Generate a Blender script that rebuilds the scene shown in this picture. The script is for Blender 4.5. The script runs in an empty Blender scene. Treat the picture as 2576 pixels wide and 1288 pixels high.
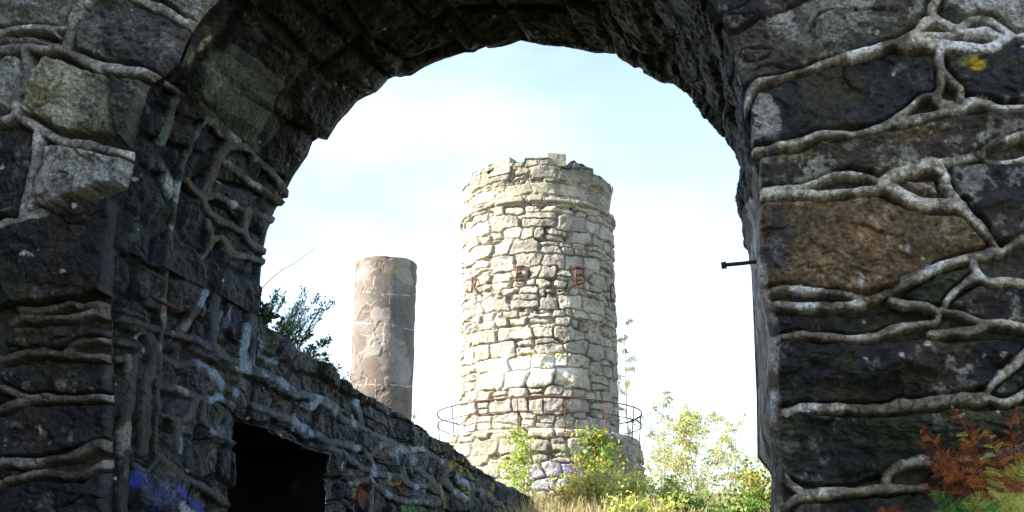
import bpy, math, random
import numpy as np
from math import radians as R_, sin, cos, pi
random.seed(7); rng = np.random.default_rng(7)
SC = bpy.context.scene; COL = SC.collection
A = np.array
# ------------------------------------------------------------------ camera
FPX, CX, CY, PITCH = 2700.0, 1288.0, 644.0, R_(17.5)
EYE = A([0, 0, 1.6])
FW, RT, UPV = A([0, cos(PITCH), sin(PITCH)]), A([1.0, 0, 0]), A([0, -sin(PITCH), cos(PITCH)])
def ray(px, py): return FW + RT*((px-CX)/FPX) - UPV*((py-CY)/FPX)
def proj(P):
    q = P-EYE; f = np.maximum(q@FW, .05)
    return CX+FPX*(q@RT)/f, CY-FPX*(q@UPV)/f
def at_y(px, py, y):                                   # the point on a pixel's ray at a given distance y
    r = ray(px, py); return EYE+r*(y/r[1])
cam = bpy.data.cameras.new('camera'); camo = bpy.data.objects.new('camera', cam); COL.objects.link(camo)
camo.location = EYE; camo.rotation_euler = (pi/2+PITCH, 0, 0)
cam.sensor_width = 36; cam.lens = 36*FPX/2576; cam.clip_end = 3000; SC.camera = camo
# zoomed tracing sheets: factor and origin back to the 2576 wide picture
SH = {'TL':(.52204,0,0),'BL':(.52204,0,615.6),'TR':(.52204,1793.05,0),'BR':(.52204,1793.05,615.6),
      'C':(.5221,597.7,615.6),'TW':(.46404,1045.9,358.6),'BS':(.37703,1045.9,839.7)}
def Z(s, pts):
    k, ox, oy = SH[s]; return [(x*k+ox, y*k+oy) for x, y in pts]
# ------------------------------------------------------------------ numpy noise
def _h(ix, iy, iz, s):
    n = (ix*374761393+iy*668265263+iz*2147483647+s*1274126177) & 0xFFFFFFFF
    n = ((n ^ (n >> 13))*1274126177) & 0xFFFFFFFF
    n = ((n ^ (n >> 16))*2246822519) & 0xFFFFFFFF
    return ((n ^ (n >> 15)) & 0xFFFFFF)/float(0xFFFFFF)
def vn(x, y, z, s=0):
    fx, fy, fz = np.floor(x), np.floor(y), np.floor(z)
    ix, iy, iz = fx.astype(np.int64), fy.astype(np.int64), fz.astype(np.int64)
    tx, ty, tz = x-fx, y-fy, z-fz
    tx = tx*tx*(3-2*tx); ty = ty*ty*(3-2*ty); tz = tz*tz*(3-2*tz)
    o = 0
    for dx in (0, 1):
        for dy in (0, 1):
            for dz in (0, 1):
                o = o+_h(ix+dx, iy+dy, iz+dz, s)*(tx if dx else 1-tx)*(ty if dy else 1-ty)*(tz if dz else 1-tz)
    return o*2-1
def fbm(P, sc, octv=4, s=0, an=(1, 1, 1)):
    o = 0; a = .5
    for k in range(octv):
        f = sc*2.03**k
        o = o+a*vn(P[..., 0]*f*an[0]+k*7.3, P[..., 1]*f*an[1]+k*3.1, P[..., 2]*f*an[2], s+k); a *= .5
    return o
def sm(a, b, x):
    t = np.clip((x-a)/(b-a), 0, 1); return t*t*(3-2*t)
def mix(a, b, t): return a*(1-t[..., None])+A(b)*t[..., None] if np.ndim(t) else a*(1-t)+b*t
# ------------------------------------------------------------------ meshes
def tag(o, label=None, cat=None, group=None, kind=None):
    if label: o['label'] = label
    if cat: o['category'] = cat
    if group: o['group'] = group
    if kind: o['kind'] = kind
    return o
def empty(name, loc, label, cat, group=None):
    o = bpy.data.objects.new(name, None); COL.objects.link(o); o.location = loc; o.empty_display_size = .2
    return tag(o, label, cat, group)
def mk(name, V, F, mat, parent=None, cols=None, smooth=True):
    V = np.asarray(V, float).reshape(-1, 3)
    if parent is not None:
        V = V-A(parent_world(parent))
    me = bpy.data.meshes.new(name)
    if isinstance(F, np.ndarray):
        k = F.shape[1]
        me.vertices.add(len(V)); me.vertices.foreach_set('co', V.astype(np.float32).ravel())
        me.loops.add(F.size); me.loops.foreach_set('vertex_index', F.astype(np.int32).ravel())
        me.polygons.add(len(F)); me.polygons.foreach_set('loop_start', np.arange(0, F.size, k, dtype=np.int32))
        me.update(calc_edges=True)
    else:
        me.from_pydata(V.tolist(), [], F); me.update()
    if smooth: me.polygons.foreach_set('use_smooth', np.ones(len(me.polygons), bool))
    if cols is not None:
        c = np.ones((len(V), 4), np.float32); c[:, :3] = np.asarray(cols).reshape(-1, 3)
        ca = me.color_attributes.new('albedo', 'FLOAT_COLOR', 'POINT'); ca.data.foreach_set('color', c.ravel())
    me.materials.append(mat)
    o = bpy.data.objects.new(name, me); COL.objects.link(o)
    if parent is not None: o.parent = parent
    return o
def parent_world(p):
    l = A(p.location)
    while p.parent is not None:
        p = p.parent; l = l+A(p.location)
    return l
def gridfaces(nu, nv, keep=None):
    i = np.arange(nu*nv).reshape(nu, nv)
    f = np.stack([i[:-1, :-1], i[1:, :-1], i[1:, 1:], i[:-1, 1:]], -1)
    return f[keep] if keep is not None else f.reshape(-1, 4)
def compact(V, F, C):
    used = np.unique(F); m = np.full(len(V), -1); m[used] = np.arange(len(used))
    return V[used], m[F], C[used]
def move_origin(o, loc):
    loc = A(loc, ); me = o.data; n = len(me.vertices); c = np.empty(n*3, np.float32); me.vertices.foreach_get('co', c)
    c = c.reshape(-1, 3)-loc; me.vertices.foreach_set('co', c.astype(np.float32).ravel()); me.update(); o.location = loc
# ------------------------------------------------------------------ materials
def material(name, sp=(60, .35), bump=((40, .3, .006),), rough=.88, trans=0, spec=.3, aniso=None):
    m = bpy.data.materials.new(name); m.use_nodes = True; t = m.node_tree; N = t.nodes; L = t.links
    b = N['Principled BSDF']; b.inputs['Roughness'].default_value = rough; b.inputs['Specular IOR Level'].default_value = spec
    at = N.new('ShaderNodeAttribute'); at.attribute_name = 'albedo'
    tc = N.new('ShaderNodeTexCoord')
    col = at.outputs['Color']
    if sp:
        for k, (sc, am) in enumerate([sp, (sp[0]*3.7, sp[1]*.7)]):
            n = N.new('ShaderNodeTexNoise'); n.inputs['Scale'].default_value = sc; n.inputs['Detail'].default_value = 5
            n.inputs['Roughness'].default_value = .65; L.new(tc.outputs['Object'], n.inputs['Vector'])
            r = N.new('ShaderNodeMapRange'); r.inputs[1].default_value = .3; r.inputs[2].default_value = .7
            r.inputs[3].default_value = 1-am; r.inputs[4].default_value = 1+am; L.new(n.outputs[0], r.inputs[0])
            x = N.new('ShaderNodeMix'); x.data_type = 'RGBA'; x.blend_type = 'MULTIPLY'; x.inputs[0].default_value = 1
            L.new(col, x.inputs[6]); L.new(r.outputs[0], x.inputs[7]); col = x.outputs[2]
    L.new(col, b.inputs['Base Color'])
    prev = None
    for sc, st, di in bump:
        n = N.new('ShaderNodeTexNoise'); n.inputs['Scale'].default_value = sc; n.inputs['Detail'].default_value = 6; n.inputs['Roughness'].default_value = .7
        L.new(tc.outputs['Object'], n.inputs['Vector'])
        u = N.new('ShaderNodeBump'); u.inputs['Strength'].default_value = st; u.inputs['Distance'].default_value = di
        L.new(n.outputs[0], u.inputs['Height'])
        if prev: L.new(prev, u.inputs['Normal'])
        prev = u.outputs[0]
    if prev: L.new(prev, b.inputs['Normal'])
    if trans:
        tr = N.new('ShaderNodeBsdfTranslucent'); L.new(col, tr.inputs['Color'])
        ms = N.new('ShaderNodeMixShader'); ms.inputs[0].default_value = trans
        L.new(b.outputs[0], ms.inputs[1]); L.new(tr.outputs[0], ms.inputs[2]); L.new(ms.outputs[0], N['Material Output'].inputs[0])
    return m
M_WALL = material('old_wall_stone', (42, .75), ((11, .8, .05), (38, .9, .022), (110, .8, .008)), .52, 0, .38)
M_DAMP_SHADED = material('damp_shaded_stone', (42, .75), ((11, .8, .05), (38, .9, .022), (110, .8, .008)), .5, 0, .16)  # for stone whose vertex colours carry painted shade and sky tint
M_TOWER = material('rubble_stone', (14, .3), ((7, .8, .07), (24, .8, .03)))
M_PLASTER = material('weathered_render', (9, .2), ((14, .35, .02), (60, .3, .006)))
M_IRON = material('rusty_iron', (60, .4), ((80, .5, .003),), .8)
M_LEAF = material('leaf', (9, .2), (), .55, .45)
M_BARK = material('bark', (40, .3), ((60, .5, .004),), .9)
M_GROUND = material('turf_and_soil', (6, .35), ((8, .6, .05),), .95)
# ------------------------------------------------------------------ tracing helpers
def seglines(px, py, lines):
    """smallest distance / half width over all traced ribbons, and which is nearest"""
    q = np.full(px.shape, 9.0)
    for pts, w in lines:
        for k in range(len(pts)-1):
            (x0, y0), (x1, y1) = pts[k], pts[k+1]
            mg = w*1.3+3
            i = np.nonzero((px > min(x0, x1)-mg) & (px < max(x0, x1)+mg) & (py > min(y0, y1)-mg) & (py < max(y0, y1)+mg))
            if not len(i[0]): continue
            X, Y = px[i], py[i]; dx, dy = x1-x0, y1-y0
            t = np.clip(((X-x0)*dx+(Y-y0)*dy)/(dx*dx+dy*dy+1e-9), 0, 1)
            d = np.hypot(X-x0-t*dx, Y-y0-t*dy)/(w*.5)
            q[i] = np.minimum(q[i], d)
    return q
def spline(pts, n=5):
    P = A(pts, float); P = np.vstack([2*P[0]-P[1], P, 2*P[-1]-P[-2]]); o = []
    for k in range(1, len(P)-2):
        for t in np.arange(n)/n:
            a, b, c, d = P[k-1:k+3]
            o.append(.5*((2*b)+(c-a)*t+(2*a-5*b+4*c-d)*t*t+(3*b-a-3*c+d)*t**3))
    o.append(P[-2]); return A(o)
def polysd(px, py, poly):
    p = A(poly); d = np.full(px.shape, 1e9); ins = np.zeros(px.shape, bool)
    for k in range(len(p)):
        (x0, y0), (x1, y1) = p[k-1], p[k]; dx, dy = x1-x0, y1-y0
        t = np.clip(((px-x0)*dx+(py-y0)*dy)/(dx*dx+dy*dy+1e-9), 0, 1)
        d = np.minimum(d, np.hypot(px-x0-t*dx, py-y0-t*dy))
        c = ((y0 > py) != (y1 > py)) & (px < (x1-x0)*(py-y0)/(y1-y0+1e-12)+x0); ins ^= c
    return np.where(ins, d, -d)
def cells(U, V, seeds, wrap=None, kk=.55):
    """blocky rubble partition; U rises along axis 0"""
    F1 = np.full(U.shape, 9.); F2 = np.full(U.shape, 9.); ID = np.zeros(U.shape, np.int32)
    u0 = U.min(axis=1); u1 = U.max(axis=1)
    for n, (cu, cv, a, b, sh) in enumerate(seeds):
        for off in ((0,) if wrap is None else (-wrap, 0, wrap)):
            c = cu+off
            lo = np.searchsorted(u1, c-a*2.2); hi = np.searchsorted(u0, c+a*2.2)
            if hi <= lo: continue
            s = slice(lo, hi); i = np.nonzero(np.abs(V[s]-cv) < b*2.4)
            if not len(i[0]): continue
            i = (i[0]+lo, i[1])
            dx, dy = U[i]-c, V[i]-cv; dx = dx+dy*sh
            nx, ny = np.abs(dx)/a, np.abs(dy)/b
            m = kk*np.maximum(nx, ny)+(1-kk)*np.sqrt((nx*nx+ny*ny)/1.35)
            f1 = F1[i]; lt = m < f1
            F2[i] = np.where(lt, f1, np.minimum(F2[i], m)); F1[i] = np.where(lt, m, f1); ID[i] = np.where(lt, n, ID[i])
    return F1, F2, ID
def courses(u0, u1, v0, v1, hr, wr, seed, jit=.12, split=.18):
    r = random.Random(seed); o = []; v = v0
    while v < v1:
        h = r.uniform(*hr); u = u0-r.random()*h
        while u < u1:
            w = h*r.uniform(*wr); hh = h*r.uniform(.88, 1.12); sh = r.uniform(-.5, .5)
            cv = v+h/2+r.uniform(-jit, jit)*h
            if r.random() < split:
                k = r.uniform(.4, .6)
                o.append((u+w/2, cv-hh/2+hh*k/2, w/2, hh*k/2, sh)); o.append((u+w/2+r.uniform(-.1, .1)*w, cv-hh/2+hh*k+hh*(1-k)/2, w/2, hh*(1-k)/2, sh))
            else: o.append((u+w/2, cv, w/2, hh/2, sh))
            u += w
        v += h
    return o
# ------------------------------------------------------------------ the archway: planes
TH = R_(13); AX = A([sin(TH), cos(TH), 0]); BX = A([cos(TH), -sin(TH), 0]); ZZ = A([0, 0, 1.0])
O0 = at_y(290, 780, 7.0); O0[2] = 0
def on_face(px, py, d=0):
    r = ray(px, py); t = ((O0+AX*d-EYE)@AX)/(r@AX); p = EYE+r*t; return (p-O0)@BX, p[2]
def on_reveal(px, py):
    r = ray(px, py); t = ((O0-EYE)@BX)/(r@BX); p = EYE+r*t; return (p-O0)@AX, p[2]
T = on_reveal(652, 780)[0]
print('T', T)
NEAR = [(275,1900),(276,1500),(277,1288),(281,1180),(279,1100),(284,1000),(277,900),(275,760),(287,690),(285,620),(292,560),(300,500),(318,470),(334,410),(337,370),(340,330),(358,265),(376,209),(410,190),(445,155),(462,110),(485,70),(515,28),(580,-35)]
NEAR_R = [(1765,-25),(1800,30),(1830,83),(1848,150),(1868,220),(1872,300),(1884,340),(1892,402),(1906,440),(1912,480),(1908,560),(1905,640),(1908,730),(1924,780),(1938,850),(1930,950),(1940,1030),(1936,1100),(1950,1190),(1946,1288),(1946,1500),(1946,1900)]
FAR = [(636,1900),(640,1300),(645,1000),(650,800),(653,740),(655,700),(660,640),(672,580),(690,530),(715,497),(718,480),(740,440),(775,390),(787,352),(793,344),(806,350),(823,353),(850,310),(880,278),(903,251),(950,230),(980,195),(977,174),(988,188),(1000,194),(1035,190),(1062,172),(1096,156),(1130,144),(1168,131),(1195,132),(1217,113),(1228,122),(1262,117),(1310,102),(1328,96),(1333,107),(1372,114),(1432,118),(1487,132),(1530,134),(1570,137),(1581,157),(1636,185),(1686,211),(1699,205),(1752,259),(1793,302),(1801,300),(1845,353),(1880,404),(1886,440),(1889,560),(1888,640),(1893,750),(1899,900),(1903,1000),(1905,1150),(1925,1175),(1946,1200),(1936,1290),(1936,1500),(1936,1900)]
nl = [on_face(*p) for p in NEAR]; nr = [on_face(*p) for p in NEAR_R]; fa = A([on_face(*p, T) for p in FAR])
fa = fa[fa[:, 1] > .05]
# crown of the near arch lies above the picture: a smooth curve between the two traced sides
ul, zl = nl[-1]; ur, zr = nr[0]
k_ = fa[:, 1].max(); top_z = k_+.02
mid = []
for t in np.linspace(0, 1, 22)[1:-1]:
    u = ul+(ur-ul)*t; x = 2*t-1; mid.append((u, zl*(1-t)+zr*t+(top_z-(zl+zr)/2)*(1-x*x)**.85))
na = A([p for p in nl if p[1] > .05]+mid+[p for p in nr if p[1] > .05])
def arclen_resample(P, n):
    s = np.r_[0, np.cumsum(np.hypot(*np.diff(P, axis=0).T))]; q = np.linspace(0, s[-1], n)
    return np.stack([np.interp(q, s, P[:, 0]), np.interp(q, s, P[:, 1])], 1)
def dense(P): return arclen_resample(P, 3000)
NA, FA = dense(na), dense(fa)
zj = on_face(650, 800, T)[1]
def split_curve(P):
    ia = int(np.argmax(P[:, 1])); l = P[:ia+1]; r = P[ia:]
    il = int(np.argmin(np.abs(l[:, 1]-zj))); ir = int(np.argmin(np.abs(r[:, 1]-zj)))
    return l[il:], r[:ir+1], r[ir:]
sa, sf = split_curve(NA), split_curve(FA)
print('zj', zj, 'top', k_, 'u right', nr[-3], 'left', nl[0], 'face extents', on_face(0,0), on_face(2576,0), on_face(0,1288), on_face(2576,1288))
# ------------------------------------------------------------------ traced pointing and stones of the face
def ML(s, w, *pts): return (Z(s, [tuple(p) for p in spline(pts, 4)]), w*SH[s][0])
MORT = [ML('TR',44,(140,560),(165,500),(215,430),(300,410),(400,385),(520,340),(620,300),(740,260),(880,225)),
 ML('TR',58,(880,228),(960,180),(1010,130),(1060,118)), ML('TR',66,(900,235),(1000,222),(1100,235),(1200,250),(1290,262),(1370,235)),
 ML('TR',44,(1370,235),(1420,205),(1390,165),(1340,135),(1280,112),(1220,132),(1180,160),(1120,135),(1065,110),(1055,60),(1080,0),(1090,-60)),
 ML('TR',40,(960,190),(1100,188),(1200,183),(1320,178),(1400,210)), ML('TR',30,(1430,195),(1500,195),(1570,190)),
 ML('TR',52,(1110,240),(1090,290),(1095,370),(1090,440),(1070,480)), ML('TR',42,(1100,370),(1150,420),(1190,455),(1190,510)),
 ML('TR',40,(1070,480),(1000,495),(950,540),(900,580),(860,605),(780,640),(700,660),(600,660),(510,660),(450,690),(380,712),(300,722),(200,748)),
 ML('TR',50,(880,602),(980,592),(1080,575),(1180,550),(1240,512),(1320,520),(1400,540),(1570,532)), ML('TR',76,(1060,490),(1090,530),(1150,545)),
 ML('TR',42,(1570,665),(1420,680),(1340,700),(1290,735)), ML('TR',40,(1570,768),(1400,795),(1320,790),(1280,760)),
 ML('TR',60,(1290,755),(1220,775),(1130,792),(1050,820),(950,842),(880,865),(820,885)),
 ML('TR',40,(240,935),(330,932),(420,918),(480,890),(560,860),(650,850),(740,865),(800,892)), ML('TR',44,(240,945),(330,950),(450,945),(560,942),(700,935),(805,922)),
 ML('TR',62,(810,895),(870,930),(940,975),(1020,1000),(1110,1000)), ML('TR',58,(1100,1000),(1170,1000),(1230,1050),(1290,1110),(1340,1180),(1372,1222)),
 ML('TR',62,(1050,830),(1105,860),(1120,920),(1150,985)), ML('TR',45,(1390,1222),(1440,1190),(1570,1130)),
 ML('BR',52,(1372,42),(1340,45),(1250,78),(1150,105),(1060,130),(990,170),(900,215),(830,250),(760,278)), ML('BR',50,(760,278),(680,300),(560,318),(440,312),(340,305),(255,308)),
 ML('BR',40,(262,248),(340,235),(440,235),(540,245),(650,255),(720,270),(780,278)), ML('BR',50,(1235,95),(1260,150),(1320,185),(1400,190),(1570,205)),
 ML('BR',46,(1260,165),(1190,205),(1130,250),(1108,300)), ML('BR',46,(860,280),(940,300),(1020,302),(1068,340),(1060,388),(1000,402),(900,415),(800,432),(700,455),(600,465),(480,455),(380,460),(310,472),(270,512)),
 ML('BR',50,(1080,325),(1170,350),(1250,385),(1300,400),(1400,400),(1570,425)), ML('BR',52,(1040,442),(1150,440),(1270,430),(1310,400)),
 ML('BR',54,(1570,470),(1500,525),(1450,570),(1390,620),(1350,670),(1320,730)), ML('BR',70,(1320,745),(1250,752),(1150,762),(1000,780),(880,785)), ML('BR',54,(880,785),(760,800),(640,797),(540,797),(430,797),(340,815),(268,832)),
 ML('BR',42,(1320,735),(1400,772),(1460,750),(1570,670)), ML('BR',54,(345,1275),(420,1222),(500,1205),(620,1195),(740,1190),(840,1180),(920,1175),(1010,1178)),
 ML('BR',60,(835,1165),(850,1120),(900,1070),(960,1045),(1040,1042),(1150,1050),(1250,1040),(1400,1010),(1570,950)), ML('BR',50,(330,1120),(390,1180),(450,1212)),
 ML('TL',38,(-60,205),(60,165),(150,155),(240,150),(322,150)), ML('TL',20,(320,150),(280,165),(310,205)), ML('TL',54,(500,-40),(420,30),(390,80),(365,130),(350,190),(340,235)),
 ML('TL',48,(-60,258),(60,255),(140,250),(230,255),(310,250),(380,275),(450,310),(530,330),(620,345)), ML('TL',42,(600,342),(700,350),(765,388)),
 ML('TL',46,(145,270),(150,330),(145,400),(125,460),(95,510),(90,580)), ML('TL',46,(-60,610),(60,590),(130,595),(200,620),(270,660),(330,690),(430,710),(530,725),(640,742)),
 ML('TL',40,(215,640),(205,720),(200,800),(170,870),(150,930),(140,1000),(130,1065)), ML('TL',32,(258,720),(235,830),(205,880),(190,960),(165,1015)),
 ML('TL',48,(-60,1120),(60,1085),(130,1072),(225,1040)), ML('TL',54,(620,-20),(720,35),(800,65),(870,100),(950,145)),
 ML('BL',44,(70,385),(150,355),(260,355),(370,355),(480,340),(560,358)), ML('BL',40,(120,322),(250,310),(360,290),(410,302)), ML('BL',30,(400,310),(470,300),(560,315)),
 ML('BL',46,(-60,590),(60,550),(160,525),(240,520),(330,530),(420,540),(560,550)), ML('BL',42,(340,520),(400,480),(480,455),(560,468)),
 ML('BL',42,(-60,690),(40,695),(90,720),(140,745),(240,745),(350,745),(560,742)), ML('BL',46,(-60,830),(60,790),(130,755)),
 ML('BL',54,(-60,1045),(80,1050),(200,1055),(300,1040),(400,1000),(480,975),(560,1000)), ML('BL',46,(-60,1240),(40,1150),(120,1125),(220,1110),(330,1115),(420,1110),(480,1080),(560,1052))]
DK, MD, LG, BR, GN, BL = (.026,.026,.030), (.10,.099,.095), (.36,.35,.32), (.16,.105,.05), (.05,.058,.032), (.014,.014,.017)
# polygon, colour, lift (m), slatiness, light-lichen share
STN = [(Z('TR',[(75,180),(250,95),(420,25),(560,-60),(1035,-70),(1030,85),(1000,115),(900,200),(700,260),(500,325),(300,385),(200,405),(150,430)]),MD,.045,.2,.55),
 (Z('TR',[(-120,-120),(560,-120),(420,8),(250,82),(72,165),(60,130)]),DK,.03,.1,.05), (Z('TR',[(1110,60),(1100,-80),(1600,-90),(1600,178),(1450,185),(1370,125),(1280,85),(1220,118)]),LG,.05,.2,.5),
 (Z('TR',[(168,545),(210,470),(300,440),(420,408),(600,330),(880,252),(1000,270),(1075,282),(1072,380),(1065,465),(990,478),(880,575),(780,622),(510,638),(400,690),(190,730)]),DK,.042,.05,.06),
 (Z('TR',[(1125,290),(1300,290),(1440,215),(1600,210),(1600,510),(1400,518),(1240,490),(1205,465),(1125,370)]),DK,.05,.2,.12),
 (Z('TR',[(222,775),(450,720),(520,690),(780,662),(950,625),(1180,575),(1600,552),(1600,655),(1340,682),(1270,738),(1060,800),(800,860),(650,832),(560,842),(420,900),(226,918)]),(.05,.042,.03),.04,.2,.2),
 (Z('TR',[(1142,850),(1130,812),(1300,795),(1600,800),(1600,1130),(1390,1190),(1290,1070),(1170,960)]),DK,.05,.2,.25), (Z('TR',[(920,890),(1060,890),(1082,970),(1000,970),(920,920)]),BR,.03,.1,.3),
 (Z('TR',[(212,985),(420,972),(800,952),(900,990),(1010,1032),(1190,1042),(1280,1150),(1330,1210),(1180,1250),(1060,1290),(980,1340),(860,1400),(740,1422),(220,1400)]),BR,.045,.1,.05),
 (Z('BR',[(900,262),(1060,152),(1225,122),(1240,160),(1120,230),(1095,285),(1010,290)]),GN,.03,.3,.05), (Z('BR',[(1135,292),(1155,262),(1270,192),(1500,218),(1600,222),(1600,390),(1300,385),(1200,345)]),DK,.04,.4,.3),
 (Z('BR',[(255,345),(560,352),(880,312),(1010,322),(1040,378),(860,408),(700,440),(440,445),(275,450)]),BL,.03,.8,.03),
 (Z('BR',[(258,520),(320,482),(660,482),(1030,452),(1130,470),(1270,460),(1520,450),(1470,530),(1370,620),(1310,700),(1000,752),(640,768),(400,778),(275,792)]),BL,.055,.9,.12),
 (Z('BR',[(1400,640),(1500,572),(1600,540),(1600,640),(1450,728),(1345,728)]),DK,.03,.3,.3), (Z('BR',[(262,852),(420,818),(760,836),(1170,806),(1420,795),(1600,740),(1600,985),(1250,1020),(930,1040),(830,1130),(640,1172),(420,1160),(300,1090)]),(.02,.023,.018),.055,.9,.08),
 (Z('BR',[(370,1300),(420,1245),(740,1215),(960,1202),(1080,1080),(1600,1040),(1600,1500),(370,1500)]),DK,.04,.6,.1),
 (Z('TL',[(-120,-120),(420,-120),(402,30),(350,90),(312,135),(100,140),(-120,190)]),LG,.045,.1,.3), (Z('TL',[(-120,210),(140,182),(300,190),(290,228),(-120,235)]),LG,.03,.1,.3),
 (Z('TL',[(510,0),(640,14),(800,90),(925,150),(880,215),(860,310),(800,372),(760,358),(680,318),(520,308),(385,250),(372,190),(420,90)]),(.11,.11,.108),.05,.1,.2), (Z('TL',[(640,-120),(1180,-120),(985,55),(955,112),(860,60)]),LG,.05,.1,.4),
 (Z('TL',[(-120,300),(120,298),(125,400),(70,555),(-120,580)]),LG,.045,.1,.5), (Z('TL',[(200,380),(270,292),(360,318),(535,365),(545,500),(575,655),(460,678),(290,640),(270,602),(118,570)]),(.34,.33,.24),.075,.1,.15),
 (Z('TL',[(545,368),(725,402),(690,520),(652,640),(620,700),(582,655),(552,500)]),(.085,.085,.09),.06,.1,.1),
 (Z('TL',[(-120,640),(190,642),(180,800),(142,900),(120,1038),(-120,1078)]),(.045,.044,.042),.04,.1,.12), (Z('TL',[(260,772),(300,712),(500,755),(640,775),(608,900),(450,968),(250,1018),(192,990),(212,900)]),(.40,.39,.375),.07,.1,.3),
 (Z('TL',[(-120,1140),(220,1062),(440,990),(572,958),(575,1180),(550,1430),(380,1450),(100,1482),(-120,1500)]),(.024,.024,.026),.065,.1,.06),
 (Z('BL',[(60,402),(370,388),(560,400),(560,440),(480,442),(380,478),(330,508),(60,520),(40,470)]),DK,.035,.3,.08), (Z('BL',[(20,592),(250,562),(560,572),(560,722),(130,722),(20,650)]),(.035,.033,.03),.04,.3,.12),
 (Z('BL',[(60,832),(150,772),(560,768),(560,958),(450,965),(280,1020),(-120,1030),(-120,860)]),DK,.045,.3,.1), (Z('BL',[(-40,1320),(60,1180),(200,1150),(420,1140),(560,1085),(560,1500),(-120,1500)]),DK,.04,.3,.1),
 (Z('BL',[(-120,735),(20,722),(90,750),(-120,790)]),DK,.02,.1,.1), (Z('BL',[(-120,1075),(200,1088),(30,1138),(-120,1200)]),DK,.02,.1,.05)]
def axis(*segs):
    o = []
    for a, b, st in segs: o.append(np.arange(a, b, st))
    return np.concatenate(o+[A([segs[-1][1]])])
def rough(P, sl=0):
    """broken stone: coarse facets, ridges and grain, in metres"""
    f = .034*fbm(P, 3.2, 4, 11)+.026*(1-2.6*np.abs(fbm(P, 4.2, 5, 23)))+.022*fbm(P, 17, 4, 31)
    n = fbm(P, 2.3, 5, 401, (1, 1, 1.5))*7; fr = n-np.floor(n)
    return f*.75+.075*((np.floor(n)+sm(.72, 1, fr))/7)
def slate(P):
    Q = P+np.stack([P[..., 0]*0, P[..., 0]*0, .12*fbm(P, 1.7, 3, 49)+.05*fbm(P, 6, 3, 52)], -1); n = fbm(Q, 1.9, 5, 47, (1, 1, 3.2))*9; fr = n-np.floor(n)
    return .10*((np.floor(n)+sm(.6, 1, fr))/9)+.02*fbm(Q, 7, 4, 57, (1, 1, 2.5))
def stone_colour(base, P, lichen, seed, tint=1):
    n1 = fbm(P, 1.8, 4, seed+3); n2 = fbm(P, 6.5, 5, seed+9); n3 = fbm(P, 24, 3, seed+15)
    n4 = fbm(P, 55, 2, seed+17); c = base*np.exp(.7*n1+1.0*n2+.8*n3+.8*n4)[..., None]
    l = sm(.0, .14, n2+.7*n3+.4*n4+.35*n1-(.36-.55*lichen))*(.25+.75*np.clip(lichen*2, 0, 1))
    c = mix(c, (.42, .41, .37), l*.8)
    b = sm(.06, .25, fbm(P, 2.6, 5, seed+21)+.3*n3); c = mix(c, (.13, .075, .026), b*.20*tint)
    g = sm(.05, .25, fbm(P, 2.1, 5, seed+27)+.3*n3-.03); c = mix(c, (.06, .072, .02), g*.38*tint)
    w = sm(.50, .56, fbm(P, 13, 2, seed+33)+.25*fbm(P, 2, 2, seed+35)+.15*n4); c = mix(c, (.62, .61, .58), w*.9)
    return np.clip(c, .003, .8)
def mortar_colour(P, seed, base=(.56, .505, .41), stain=1.0):
    n1 = fbm(P, 2.2, 4, seed); n2 = fbm(P, 9, 4, seed+5)
    c = A(base)*np.exp(.5*n1+.8*n2+.7*fbm(P, 45, 2, seed+3))[..., None]
    c = mix(c, (.17, .13, .085), sm(-.02, .08, fbm(P, 3.4, 5, seed+8))*stain); c = mix(c, (.05, .043, .035), sm(.07, .17, fbm(P, 6.5, 4, seed+10))*.8*stain)
    c = mix(c, (.80, .79, .76), sm(.15, .35, fbm(P, 4.2, 4, seed+12)))
    return np.clip(c, .03, .8)
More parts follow.
